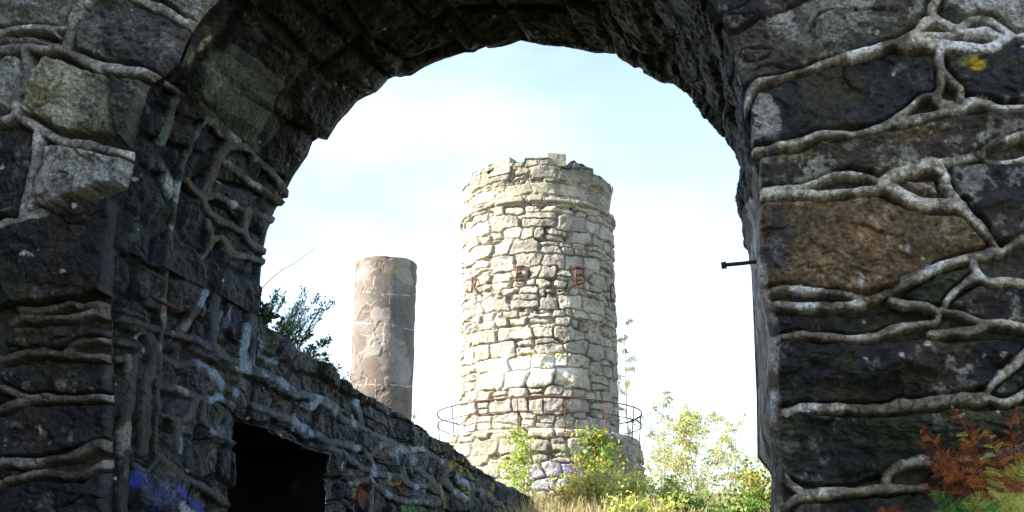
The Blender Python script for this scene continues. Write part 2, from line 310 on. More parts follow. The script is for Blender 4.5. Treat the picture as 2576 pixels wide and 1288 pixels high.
# ---- the face
def build_face():
    uf0, uf1 = on_face(0, 644)[0], on_face(2576, 644)[0]
    ul1 = on_face(560, 40)[0]; ur0 = on_face(1770, 0)[0]
    us = axis((-4.2, uf0-.35, .06), (uf0-.35, ul1, .0078), (ul1, ur0, .03), (ur0, uf1+.35, .0078), (uf1+.35, 8.2, .06))
    zs = axis((-.3, 1.75, .06), (1.75, on_face(-40, -25)[1], .0078), (on_face(-40, -25)[1], 7.4, .05)); print('zfine', on_face(-40, -25)[1])
    U, W = np.meshgrid(us, zs, indexing='ij'); P = O0+U[..., None]*BX+W[..., None]*ZZ
    # signed distance to the arch outline (positive on the wall)
    poly = np.vstack([NA[::6], [[NA[-1, 0], -2], [NA[0, 0], -2]]])
    sd = np.full(U.shape, 9.0)
    um0, um1 = NA[:, 0].min()-.3, NA[:, 0].max()+.3
    i0, i1 = np.searchsorted(us, [um0, um1])
    sub = (slice(i0, i1), slice(None))
    sd[sub] = -polysd(U[sub], W[sub], poly)
    px, py = proj(P)
    wx = px+7*fbm(P, 5, 3, 71)*2+3*fbm(P, 22, 2, 73); wy = py+7*fbm(P, 5, 3, 81)*2+3*fbm(P, 22, 2, 83)
    H = np.full(U.shape, -.045)+.018*fbm(P, 10, 3, 5); base = np.full(U.shape+(3,), .05); lich = np.full(U.shape, .05); got = np.zeros(U.shape, bool)
    rg = rough(P); slt = slate(P); k = .0024
    Qc = P+.10*np.stack([fbm(P, 4, 3, 501), fbm(P, 4, 3, 503), fbm(P, 4, 3, 505)], -1); ckv = sm(.035, .0, np.abs(fbm(Qc, 1.7, 3, 507, (1, 1, 1.8))))*sm(.0, .15, fbm(P, 1.9, 2, 509)); rg = rg-.028*ckv; slt = slt-.02*ckv
    for n, (poly_, colr, lift, sl, li) in enumerate(STN):
        p = A(poly_); x0, y0 = p.min(0)-8; x1, y1 = p.max(0)+8
        i = np.nonzero((px > x0) & (px < x1) & (py > y0) & (py < y1))
        s = polysd(wx[i], wy[i], poly_); ins = s > -1
        i = (i[0][ins], i[1][ins]); s = s[ins]
        c = p.mean(0); q = random.Random(n)
        tilt = (px[i]-c[0])/300*q.uniform(-.02, .02)+(py[i]-c[1])/200*q.uniform(-.022, .012)
        h = (lift*1.45+.03)*sm(-1, 8, s)+(rg[i]*1.3*(1-.4*sl)+slt[i]*1.7*sl+tilt*1.4)*sm(0, 7, s)-.034
        H[i] = h; base[i] = colr; lich[i] = li; got[i] = True
    # the great protruding spall in the brown stone
    s = polysd(wx, wy, Z('TR', [(695,1095),(780,1000),(870,1020),(960,1060),(940,1110),(915,1160),(840,1150)])); H += .035*sm(0, 9, s)
    s = polysd(wx, wy, Z('TR', [(180,470),(340,440),(330,660),(190,710)])); lich = np.maximum(lich, .7*sm(-4, 6, s))
    for (xx, yy, rr) in ((430,180,170),(330,330,90),(900,120,110),(1050,680,110),(500,830,110),(240,830,60),(1290,690,70)):
        cx_, cy_ = Z('TR', [(xx, yy)])[0]; lich = np.maximum(lich, .55*sm(1, .3, np.hypot((wx-cx_)/1.4, wy-cy_)/(rr*.52)))
    for (xx, yy, rr) in ((1170,590,120),(1080,700,80),(1250,510,80),(760,930,90)):
        cx_, cy_ = Z('BR', [(xx, yy)])[0]; lich = np.maximum(lich, .5*sm(1, .2, np.hypot((wx-cx_), wy-cy_)/(rr*.52)))
    # brown stain and dark weathering on particular stones
    st = sm(1.15, .3, np.hypot((wx-2060)/170, (wy-690)/130)); base = mix(base, (.17, .115, .058), st*got*.7)
    for cx_, cy_, a, b, oc in ((2300, 345, 90, 40, (.17,.11,.05)), (2010, 395, 60, 28, (.15,.115,.05)), (2180, 600, 90, 70, (.22,.12,.045)), (2330, 640, 60, 50, (.14,.085,.04)), (1985, 590, 30, 60, (.10,.09,.03)), (2250, 1090, 120, 60, (.055,.075,.022)), (2150, 1000, 90, 30, (.06,.06,.035)), (2390, 860, 80, 30, (.09,.085,.04)),
                             (2060, 660, 50, 60, (.19,.125,.05)), (130, 250, 60, 40, (.26,.22,.10)), (70, 560, 60, 20, (.10,.10,.04)), (2400, 1050, 110, 25, (.06,.08,.025)), (2470, 420, 70, 30, (.10,.07,.04))):
        st = sm(1.2, .25, np.hypot((wx-cx_)/a, (wy-cy_)/b)+.5*fbm(P, 6, 3, 63)); base = mix(base, oc, st*got*.75)
    st = sm(1.2, .2, np.hypot((wx-1950)/45, (wy-610)/130)); base = mix(base, (.022, .022, .028), st*got)
    out = ~got & ((px < -20) | (px > 2600) | (py < -20) | (py > 1310) | ((px > 560) & (px < 1800)))
    F1, F2, ID = cells(U+.02*fbm(P, 6, 2, 3), W+.02*fbm(P, 6, 2, 4), courses(-4.4, 8.4, -.4, 7.6, (.25, .42), (1.2, 2.6), 4))
    rn = rng.random(ID.max()+1)
    H = np.where(out, .05*sm(.03, .3, F2-F1)+rg, H); base = np.where(out[..., None], (A([.03, .03, .031])+(rn[ID]**2*.12)[..., None]), base); lich = np.where(out, .15, lich)
    col = stone_colour(base, P, lich, 100)
    y_ = sm(1, .35, np.hypot((wx-2432)/50, (wy-178)/24)+.8*fbm(P, 9, 3, 55)); col = mix(col, (.30, .27, .07), y_*.7)
    y_ = sm(1, .45, np.hypot((wx-2452)/26, (wy-182)/15)+.9*fbm(P, 16, 3, 56)); col = mix(col, (.75, .55, .03), y_)
    y_ = sm(1, .3, np.hypot((wx-75)/14, (wy-830)/110)+.9*fbm(P, 8, 3, 57)); col = mix(col, (.16, .13, .03), y_*.6)
    # pointing ribbons
    lw = .90+.35*fbm(P, 4, 2, 91)+.35*fbm(P, 14, 3, 94); q = seglines(wx-3*fbm(P, 22, 2, 73), wy-3*fbm(P, 22, 2, 83), MORT)/lw
    mh = .010+.044*np.sqrt(np.clip(1-np.abs(q)**3, 0, 1))+.016*fbm(P, 11, 4, 92)+.012*fbm(P, 4, 2, 93)
    H = H-.045*sm(1.55, 1.0, q)*(H > -.02)*(sm(-.3, .2, fbm(P, 2.6, 2, 95)))
    mh = mh+.020
    m = q < 1; H = np.where(m, np.maximum(mh, H*.72+mh*.45), H)
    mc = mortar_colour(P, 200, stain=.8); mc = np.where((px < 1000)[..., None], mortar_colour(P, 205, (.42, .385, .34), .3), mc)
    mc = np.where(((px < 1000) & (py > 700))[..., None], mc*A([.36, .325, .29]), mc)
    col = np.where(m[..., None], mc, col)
    ck2 = sm(.05, .0, np.abs(fbm(P, 7, 3, 96)))*sm(-.1, .2, fbm(P, 2.5, 2, 97))*m; H = H-.014*ck2; col = mix(col, (.10, .08, .06), ck2*.6)
    # open joints hold soil and dark lime
    j = ~got & ~m & ~out; col = np.where(j[..., None], mix(col, (.10, .09, .07), np.full(U.shape, .6)), col)
    # strip of lime render along the right arris
    e = sm(.075, .03, sd)*sm(560, 760, py)*(px > 1800); H = H*(1-e)+.01*e; col = np.where((e > .4)[..., None], mortar_colour(P, 230, (.50, .44, .36)), col)
    # rounded, chipped arris
    rr = .03+.03*fbm(P, 5, 3, 66); a_ = np.clip(sd/np.maximum(rr, .012), 0, 1); H = H*np.sqrt(1-(1-a_)**2)-.03*(1-a_)**2
    # snap the cells that straddle the outline
    st_ = .012; ins = (sd < 0) & (sd > -.05)
    ii = np.nonzero(ins); Q = np.stack([U[ii], W[ii]], 1)
    if len(Q):
        for a0 in range(0, len(Q), 4000):
            dd = ((Q[a0:a0+4000, None]-NA[None, ::2])**2).sum(-1); b_ = NA[::2][dd.argmin(1)]
            Q[a0:a0+4000] = b_
        P[ii] = O0+Q[:, :1]*BX+Q[:, 1:]*ZZ
    V = P-AX*H[..., None]
    cellu = np.gradient(us)[:, None]; lim = -np.maximum(cellu, np.gradient(zs)[None])*1.05
    ok = sd > lim; kf = ok[:-1, :-1] & ok[1:, :-1] & ok[1:, 1:] & ok[:-1, 1:]
    # the wing wall hides nothing below; split into the two piers at the crown
    uc = NA[np.argmax(NA[:, 1]), 0]; left = (us[:-1] < uc)[:, None] & np.ones(len(zs)-1, bool)[None]
    res = []
    for side in (left, ~left):
        F = gridfaces(*U.shape, kf & side)[:, ::-1]; res.append(compact(V.reshape(-1, 3), F, col.reshape(-1, 3)))
    return res
# ---- the vault
VM = [ML('TL',62,(930,450),(960,520),(1000,560),(1080,640),(1130,690)), ML('TL',60,(1130,690),(1060,720),(1030,790),(1000,860),(970,925)), ML('TL',42,(1130,690),(1200,730),(1250,790),(1300,830),(1400,960)),
 ML('TL',44,(1050,770),(1130,830),(1200,880),(1288,930),(1380,1010)), ML('TL',42,(880,870),(960,945),(1050,940),(1130,1000),(1200,1010),(1300,1065)), ML('TL',40,(970,940),(985,1000),(1040,1055),(1150,1120)),
 ML('TL',38,(1185,1020),(1170,1130),(1220,1190),(1300,1235)), ML('TL',40,(990,1070),(1000,1160),(960,1240)), ML('TL',42,(1000,1160),(1060,1150),(1100,1220),(1160,1235),(1300,1275)),
 ML('TL',26,(1010,490),(960,600),(900,720),(850,850),(815,1030),(800,1200)), ML('TL',40,(870,450),(830,480),(800,560),(770,700)), ML('TL',46,(760,780),(800,860),(790,950)),
 ML('TL',60,(1110,230),(1200,300),(1290,350),(1340,400)),ML('TL',44,(980,130),(900,220),(860,300)),ML('TL',40,(890,470),(840,430),(790,400))]
BM = [ML('TL',30,(800,1200),(795,1230)), ML('BL',30,(790,0),(785,120),(770,250),(765,380),(750,500),(742,700),(730,1000)), ML('BL',54,(625,545),(612,700),(592,850),(582,1000),(570,1330)),
 ML('BL',44,(980,80),(990,160),(970,240),(920,330),(880,410)), ML('BL',52,(1030,130),(1030,260),(1010,350),(1010,480)), ML('BL',44,(1000,110),(1070,150),(1110,100),(1100,40),(1070,0)),
 ML('BL',46,(1110,110),(1130,190),(1220,240),(1210,330),(1180,430),(1150,520),(1190,590)), ML('BL',34,(1225,250),(1210,420),(1200,590)),
 ML('BL',48,(780,430),(850,440),(900,450),(1000,490),(1100,550),(1200,590),(1288,640)), ML('BL',48,(770,550),(850,580),(930,570),(1000,620),(1060,680),(1120,710),(1155,775)),
 ML('BL',42,(760,680),(850,700),(920,730),(1000,750),(1050,740),(1115,795)), ML('BL',42,(930,740),(890,830),(840,850),(830,910),(840,1000)), ML('BL',32,(960,740),(960,860),(1010,900),(1110,955)),
 ML('BL',48,(740,1010),(800,1060),(850,1110),(950,1160),(1040,1220),(1085,1255)), ML('BL',40,(630,1070),(690,1090),(750,1020)), ML('BL',40,(740,820),(800,830),(840,850)),
 ML('BL',44,(560,358),(640,380),(735,412)), ML('BL',40,(560,468),(650,492)), ML('BL',44,(560,550),(640,540)), ML('BL',40,(560,1020),(600,1000)), ML('BL',30,(560,315),(660,350)),
 ML('BL',60,(700,280),(730,300)), ML('BL',70,(700,450),(720,560),(690,700),(670,1000)),
 ML('C',44,(0,600),(90,620),(150,640),(240,690),(250,720),(320,730),(390,750),(450,790),(500,840),(590,880)), 
 ML('C',36,(370,740),(340,790),(310,775)), ML('C',42,(560,760),(592,880)), 
 ML('C',46,(60,770),(120,800),(200,830),(280,870),(350,910),(430,950),(500,960),(560,980)), ML('C',40,(430,980),(500,1010),(540,1040),(600,1090),(650,1110),(700,1110),(760,1120),(800,1150)),
 ML('C',36,(600,990),(650,1080)), ML('C',38,(770,1000),(790,1120),(850,1170),(940,1150),(970,1200)), ML('C',36,(640,1010),(690,960),(760,990)),
 ML('C',40,(850,980),(930,1020),(1000,1060),(1050,1110),(1100,1160),(1180,1200),(1250,1250)), ML('C',36,(860,1080),(940,1140)), ML('C',40,(590,890),(680,930),(780,980),(860,1000)),
 ML('C',34,(1010,1070),(990,1130),(1030,1190),(1110,1230)), ML('C',34,(540,1150),(620,1140),(700,1190),(800,1240),(900,1240)), ML('C',34,(640,1180),(630,1290)), ML('C',34,(900,1010),(880,1080)), ML('C',34,(1120,1160),(1110,1260))]
def build_vault():
    n = (520, 430, 300)
    near = np.vstack([arclen_resample(sa[k], n[k]) for k in range(3)]); far = np.vstack([arclen_resample(sf[k], n[k]) for k in range(3)])
    ds = axis((.018, T, .0125)); t = ds/T
    S = np.r_[0, np.cumsum(np.hypot(*np.diff((near+far)/2, axis=0).T))]
    UZ = near[:, None]*(1-t)[None, :, None]+far[:, None]*t[None, :, None]
    P = O0+UZ[..., :1]*BX+UZ[..., 1:]*ZZ+ds[None, :, None]*AX
    ker = np.ones(61)/61; s_ = np.stack([np.convolve(np.pad(near[:, k]*.5+far[:, k]*.5, 30, 'edge'), ker, 'valid') for k in range(2)], 1)
    tg = np.gradient(s_, axis=0); tg /= np.linalg.norm(tg, axis=1)[:, None]+1e-9
    N = (tg[:, 1:]*BX-tg[:, :1]*ZZ)          # inward
    Sg, Dg = np.meshgrid(S, ds, indexing='ij')
    F1, F2, ID = cells(Sg+.04*fbm(P, 2.6, 3, 5), Dg+.08*fbm(P, 2.2, 3, 6), [(a, b, c, d, e*.4) for b, a, d, c, e in courses(-.2, T+.3, -.2, S[-1]+.5, (.38, .62), (1.5, 2.8), 9, .10, .18)])
    rn = rng.random(ID.max()+2)
    fade = sm(T, T-.12, Dg)*sm(.0, .08, Dg)
    rg = rough(P); lf = sm(S[n[0]-1]*.95, S[n[0]-1]*.55, Sg); H = ((-.02+.055*sm(.02, .5, F2-F1)+(rn[ID]-.5)*.06)*(1-.25*lf)+(.85-.05*lf)*rg)*fade+.012*fbm(P, 14, 3, 77)
    px, py = proj(P); wx = px+10*fbm(P, 5, 3, 71); wy = py+10*fbm(P, 5, 3, 81)
    base = mix(A([.006, .0065, .006])+(rn[ID]**2*.010)[..., None]*A([.9, 1.05, .8]), (.0075, .0115, .019), sm(zj+1.6, zj+.5, P[..., 2])*sm(S[n[0]-1], S[n[0]-1]*.8, Sg))  # vault shade and the reveal's blue sky sheen put into the stone colour
    s = polysd(wx, wy, Z('TL', [(1000,240),(1110,230),(1290,345),(1380,350),(1330,490),(1200,700),(1130,670),(960,510),(930,450)])); g = sm(-3, 10, s); base = mix(base, (.09, .10, .065), g); H = H*(1-.6*g)+.03*g
    s = polysd(wx, wy, Z('TL', [(960,120),(1010,180),(900,300),(860,290)])); base = mix(base, (.36, .31, .22), sm(-3, 8, s))
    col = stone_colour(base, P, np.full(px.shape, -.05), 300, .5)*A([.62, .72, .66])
    q = seglines(wx, wy, VM); q = q/(.9+.4*fbm(P, 9, 3, 94)); mh = .012+.026*np.sqrt(np.clip(1-np.abs(q)**3, 0, 1))+.014*fbm(P, 12, 4, 92)
    m = (q < 1)
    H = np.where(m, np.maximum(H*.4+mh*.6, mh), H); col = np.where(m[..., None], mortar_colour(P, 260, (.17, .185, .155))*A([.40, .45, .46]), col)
    # lime wash on the right jamb
    jf = sm(S[n[0]+n[1]-1]-.5, S[n[0]+n[1]-1]+.1, Sg); H = H*(1-.8*jf)-.012*jf
    rj = (Sg > S[n[0]+n[1]-1]-.2) & (fbm(P, 3, 3, 44) > -.3); col = np.where(rj[..., None], mortar_colour(P, 270, (.52, .45, .37)), col)
    V = P+N[:, None]*H[..., None]
    return V.reshape(-1, 3), gridfaces(*Sg.shape)[:, ::-1], col.reshape(-1, 3)
# ---- the back of the arch wall and its top
def build_back():
    us = axis((-4.2, 8.2, .05)); zs = axis((-.3, 7.4, .05)); U, W = np.meshgrid(us, zs, indexing='ij'); P = O0+AX*T+U[..., None]*BX+W[..., None]*ZZ
    poly = np.vstack([FA[::4], [[FA[-1, 0], -2], [FA[0, 0], -2]]]); sd = -polysd(U, W, poly)
    F1, F2, ID = cells(U+.03*fbm(P, 4, 2, 3), W+.03*fbm(P, 4, 2, 4), courses(-4.4, 8.4, -.4, 7.6, (.25, .42), (1.2, 2.6), 14))
    H = (.05*sm(.03, .3, F2-F1)+rough(P))*sm(.0, .12, sd)
    rn = rng.random(ID.max()+1); col = stone_colour(A([.05, .05, .047])+(rn[ID]**2*.12)[..., None], P, np.full(U.shape, .2), 400)
    ii = np.nonzero((sd < 0) & (sd > -.08)); Q = np.stack([U[ii], W[ii]], 1); dd = ((Q[:, None]-FA[None, ::4])**2).sum(-1); Q = FA[::4][dd.argmin(1)]
    P[ii] = O0+AX*T+Q[:, :1]*BX+Q[:, 1:]*ZZ
    ok = (sd > -.052) & ~((U < .10) & (W < zj-.35)); kf = ok[:-1, :-1] & ok[1:, :-1] & ok[1:, 1:] & ok[:-1, 1:]
    V = P+AX*H[..., None]; return compact(V.reshape(-1, 3), gridfaces(*U.shape, kf), col.reshape(-1, 3))
def build_cap():
    us = axis((-4.2, 8.2, .08)); ds = axis((-.03, T+.03, .08)); U, D = np.meshgrid(us, ds, indexing='ij')
    P = O0+U[..., None]*BX+D[..., None]*AX+7.4*ZZ; P[..., 2] += .06*fbm(P, 3, 3, 8)
    V = P.reshape(-1, 3); col = stone_colour(np.full(U.shape+(3,), .09), P, np.full(U.shape, .3), 500).reshape(-1, 3)
    return V, gridfaces(*U.shape), col
arch = empty('stone_archway', O0+BX*2, 'massive dark stone archway with snaking raised pale pointing, framing the view', 'archway')
for V, F, C in build_face(): mk('pier', V, F, M_WALL, arch, C)
V, F, C = build_vault(); mk('vault', V, F, M_DAMP_SHADED, arch, C)
V, F, C = build_back(); mk('rear_face', V, F, M_WALL, arch, C)
V, F, C = build_cap(); mk('wall_top', V, F, M_WALL, arch, C)
# ------------------------------------------------------------------ the retaining wall with the dark doorway
TOPL = [(650,812),(697,852),(723,869),(770,895),(827,927),(874,969),(911,995),(953,1014),(994,1037),(1041,1068),(1068,1079),(1099,1110),(1130,1121),(1167,1157),(1214,1189),(1266,1220),(1302,1236),(1339,1262),(1370,1288),(1410,1315),(1440,1338)]
tl = A([on_reveal(*p) for p in TOPL]); print('wing top', tl[0], tl[8], tl[-1])
DOOR = [(583,1030),(597,1049),(626,1064),(672,1077),(702,1093),(749,1119),(790,1132),(822,1141),(818,1290),(812,1700),(560,1700),(572,1290),(579,1150)]
def ztop(d): return np.where(d < T, zj, np.interp(d, tl[:, 0], tl[:, 1], right=tl[-1, 1]))
DEND = tl[-1, 0]
nz = NA[:int(np.argmax(NA[:, 1]))]; 
def near_off(z): return np.interp(z, nz[:, 1], nz[:, 0])
def build_wing():
    ds = axis((.018, T, .0095), (T, T+3, .0125), (T+3, T+7, .02), (T+7, DEND, .04))
    vs = np.r_[np.linspace(0, .98, 12), np.linspace(1, 2, 290)]
    D, Vv = np.meshgrid(ds, vs, indexing='ij'); zt = ztop(D); zlo = np.minimum(1.7, zt-1.2)
    Wz = np.where(Vv < 1, -.3+(zlo+.3)*Vv, zlo+(zt-zlo)*(Vv-1))
    off = np.where(D < T, near_off(Wz)*(1-D/T), 0)
    P = O0+D[..., None]*AX+Wz[..., None]*ZZ+off[..., None]*BX
    F1, F2, ID = cells(D+.12*fbm(P, 2, 3, 3), Wz+.12*fbm(P, 2, 3, 4), courses(-.2, DEND+.3, -.4, 5.2, (.2, .36), (1.1, 2.3), 21))
    rn = rng.random(ID.max()+1); rg = rough(P); px, py = proj(P); wx = px+8*fbm(P, 5, 3, 71); wy = py+8*fbm(P, 5, 3, 81)
    fade = sm(0, .1, D)
    nf = sm(T+2.2, T+.2, D); H = ((-.03+.055*sm(.02, .5, F2-F1)+(rn[ID]-.5)*.03)*(1-.2*nf)+(1.15-.15*nf)*rg)*fade
    base = A([.007, .0095, .013])+(rn[ID]**2*.012)[..., None]*A([.95, 1.0, .95]); col = stone_colour(base, P, np.full(px.shape, .04), 600)*.75  # shade and a bluish sky tint painted into the stone
    q = seglines(wx, wy, BM)
    q2 = np.where((F2-F1) < .11, (F2-F1)/.11, 9); far_ = D > T+.1; q = np.where(far_ & (fbm(P, 1.6, 2, 62) > .12), np.minimum(q, q2), q)
    q = q/(.9+.4*fbm(P, 9, 3, 94)); mh = .014+.027*np.sqrt(np.clip(1-np.abs(q)**3, 0, 1))+.014*fbm(P, 12, 4, 92)
    m = (q < 1) & (mh > H-.035); H = np.where(m, np.maximum(mh, H*.3+mh*.7), H); mc = mortar_colour(P, 280, (.12, .135, .14))*A([.24, .30, .37])  # mortar dimmed and blued to stand for skylight
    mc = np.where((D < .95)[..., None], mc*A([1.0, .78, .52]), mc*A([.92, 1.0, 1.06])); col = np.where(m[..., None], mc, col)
    # pale mineral bloom
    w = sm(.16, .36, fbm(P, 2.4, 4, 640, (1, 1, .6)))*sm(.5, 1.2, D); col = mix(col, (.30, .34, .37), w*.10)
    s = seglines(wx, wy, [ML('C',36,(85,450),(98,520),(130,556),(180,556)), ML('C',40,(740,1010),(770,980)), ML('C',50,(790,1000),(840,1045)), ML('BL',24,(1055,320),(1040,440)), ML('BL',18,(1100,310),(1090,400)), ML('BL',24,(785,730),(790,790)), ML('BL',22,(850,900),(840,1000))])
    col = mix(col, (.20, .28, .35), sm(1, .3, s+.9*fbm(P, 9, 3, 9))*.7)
    # sprayed paint
    def spray(lines, c, k=.9, soft=.5):
        nonlocal col
        s = seglines(wx, wy, lines); col = mix(col, c, sm(1, soft, s+.45*fbm(P, 10, 3, 19))*k)
    spray([ML('BL',110,(650,1120),(700,1190),(760,1240),(700,1280)), ML('BL',120,(760,1180),(800,1230))], (.05, .08, .22), .75, -.2)
    spray([ML('BL',70,(830,1185),(880,1220),(960,1265),(1000,1300)), ML('BL',46,(640,1130),(630,1160))], (.02, .05, .36), .7, .1)
    spray([ML('BL',60,(850,1260),(900,1290),(960,1310))], (.35, .40, .46), .9)
    spray([ML('C',34,(1030,1030),(1010,1080)), ML('C',26,(970,1160),(985,1230),(990,1300)), ML('C',30,(1090,1060),(1130,1130)), ML('C',22,(710,1140),(740,1160),(770,1150)), ML('C',20,(660,1180),(640,1250)), ML('C',22,(1210,1160),(1200,1210)),
           ML('C',20,(1090,1180),(1100,1230)), ML('C',22,(560,1150),(550,1210)), ML('C',20,(780,1160),(790,1200)), ML('C',24,(780,1270),(830,1290)),ML('C',22,(1040,1190),(1080,1170)),ML('C',24,(1060,1030),(1060,1100))], (.27, .24, .03), .65, .1)
    spray([ML('C',34,(590,1150),(605,1180),(600,1240)), ML('C',20,(560,1230),(565,1290))], (.25, .045, .02), .65)
    spray([ML('C',44,(820,1270),(850,1285))], (.05, .25, .02), .7)
    # doorway arris
    sd = polysd(px, py, DOOR); a_ = np.clip(-sd/14, 0, 1); H = np.where(sd < 0, H*np.sqrt(1-(1-a_)**2), H)
    V = P+BX*H[..., None]
    inn = sd > 6
    # top: rows that turn over the edge
    rows = [V]; cols = [col]; tt = V[:, -1]; hh = np.zeros(len(ds))
    for o_, up in ((.03, .012), (.08, .022), (.16, .03), (.3, .03),  (.5, .04), (.9, .05), (2.0, .06), (3.75, .02)):
        r = tt-BX*o_; r = r+ZZ*(up+.05*fbm(r, 3, 3, 15))[:, None]; rows.append(r[:, None]); cols.append(stone_colour(np.full((len(ds), 1, 3), .05)*(A([1.,1.,1.]) if o_ < .2 else A([1.1,1.2,.5])), r[:, None], np.full((len(ds), 1), .3 if o_ < .2 else .05), 610))
    V = np.concatenate(rows, 1); col = np.concatenate(cols, 1); inn = np.concatenate([inn, np.zeros((len(ds), 8), bool)], 1)
    kf = ~(inn[:-1, :-1] | inn[1:, :-1] | inn[1:, 1:] | inn[:-1, 1:])
    # keep the cap only beyond the arch
    kf[:np.searchsorted(ds, T-.02), len(vs)-1:] = False
    return compact(V.reshape(-1, 3), gridfaces(*V.shape[:2], kf), col.reshape(-1, 3))
wing = empty('retaining_wall', O0+AX*(T+2), 'low dark retaining wall with a black doorway, running back under the arch', 'wall')
V, F, C = build_wing(); mk('masonry', V, F, M_DAMP_SHADED, wing, C)
dd_ = spline([on_reveal(*p) for p in DOOR]+[on_reveal(*DOOR[0])], 6); dd_[:, 1] = np.maximum(dd_[:, 1], -.2)
offs = axis((.002, 3.4, .08)); PD = O0+dd_[:, None, :1]*AX+dd_[:, None, 1:]*ZZ-offs[None, :, None]*BX
ctr = PD.mean(0, keepdims=True); nrm = PD-ctr
nz_ = fbm(PD, 5, 3, 5)[..., None]*.06*sm(.0, .2, offs)[None, :, None]; PD = PD+nrm/np.linalg.norm(nrm, axis=-1, keepdims=True)*(nz_+.004)
nF = gridfaces(*PD.shape[:2]); Vd = PD.reshape(-1, 3); n0 = len(Vd); nv = len(offs)
Vd = np.vstack([Vd, PD[:, -1].mean(0)]); tri = [[i*nv+nv-1, (i+1)*nv+nv-1, n0] for i in range(len(dd_)-1)]
cd = stone_colour(np.full((len(Vd), 3), .010), Vd, np.full(len(Vd), -.3), 660)*.4  # the room's darkness painted in as near-black stone
mk('doorway', Vd, nF.tolist()+tri, M_DAMP_SHADED, wing, cd)
# ------------------------------------------------------------------ generic small geometry
class Geo:
    def __init__(s): s.v = []; s.f = []; s.c = []
    def add(s, V, F, c):
        n = len(s.v); s.v += [tuple(x) for x in V]; s.f += [[i+n for i in f] for f in F]
        c = A(c); s.c += [tuple(x) for x in (np.tile(c, (len(V), 1)) if c.ndim == 1 else c)]
    def tube(s, pts, rad, c, n=6, cap=True):
        P = A(pts, float); m = len(P); rad = np.broadcast_to(rad, (m,)); tg = np.gradient(P, axis=0); tg /= np.linalg.norm(tg, axis=1)[:, None]+1e-9
        ref = A([0, 0, 1.]) if abs(tg[0][2]) < .9 else A([1., 0, 0]); V = []
        for k in range(m):
            a = np.cross(tg[k], ref); a /= np.linalg.norm(a)+1e-9; b = np.cross(a, tg[k]); ref = b if k or 1 else ref
            for j in range(n): V.append(P[k]+rad[k]*(a*cos(2*pi*j/n)+b*sin(2*pi*j/n)))
        F = [[k*n+j, k*n+(j+1) % n, (k+1)*n+(j+1) % n, (k+1)*n+j] for k in range(m-1) for j in range(n)]
        if cap: F += [list(range(n))[::-1], [(m-1)*n+j for j in range(n)]]
        s.add(V, F, c)
    def leaf(s, p, d, nrm, L, W, c):
        d = d/(np.linalg.norm(d)+1e-9); sd = np.cross(d, nrm); sd /= np.linalg.norm(sd)+1e-9; up = np.cross(sd, d)
        s.add([p, p+d*L*.4+sd*W/2+up*W*.12, p+d*L, p+d*L*.4-sd*W/2+up*W*.12], [[0, 1, 2, 3]], c)
    def make(s, name, mat, parent=None, smooth=False): return mk(name, s.v, s.f, mat, parent, s.c, smooth)
def V3(x, y, z): return A([x, y, z], float)
# ------------------------------------------------------------------ iron bolts
def bolt(name, p0, p1, r, label, nut_at_end=True):
    t = empty(name, p0, label, 'bolt', 'rusty iron bolts left in the stonework')
    g = Geo(); pts = [p0+(p1-p0)*k/8+V3(*(rng.normal(0, r*.12, 3))) for k in range(9)]; g.tube(pts, r, (.07, .035, .022), 8); g.make('shank', M_IRON, t, True)
    d = (p1-p0)/np.linalg.norm(p1-p0); g = Geo(); g.tube([p1-d*r*2.2, p1-d*r*1.9], [r*2.3, r*2.3], (.06, .032, .022), 14); g.tube([p1-d*r*1.9, p1+d*r*.3], [r*1.75, r*1.75], (.055, .03, .022), 6); g.make('nut', M_IRON, t)
def on_face3(px, py, d=0):
    u, z = on_face(px, py, d); return O0+u*BX+z*ZZ+d*AX
p1 = on_face3(1816, 668, .9); p0 = on_face3(1930, 656, .9); bolt('iron_bolt', p0, p1, .014, 'iron bolt with square nut jutting into the sky from the right jamb')
d_, z_ = on_reveal(358, 722); a_ = O0+d_*AX+z_*ZZ; d2, z2 = on_reveal(432, 782); b_ = O0+d2*AX+z2*ZZ+BX*.06
bolt('iron_bolt', a_-BX*.05+V3(0, 0, .0), b_, .013, 'bent reddish iron bolt sticking out beside the vertical pointing strip on the left')
p0 = on_face3(655, 95, .75); p1 = on_face3(722, 142, .75); bolt('iron_bolt', p0, p1, .014, 'thin iron bolt hanging from the dark underside of the vault')
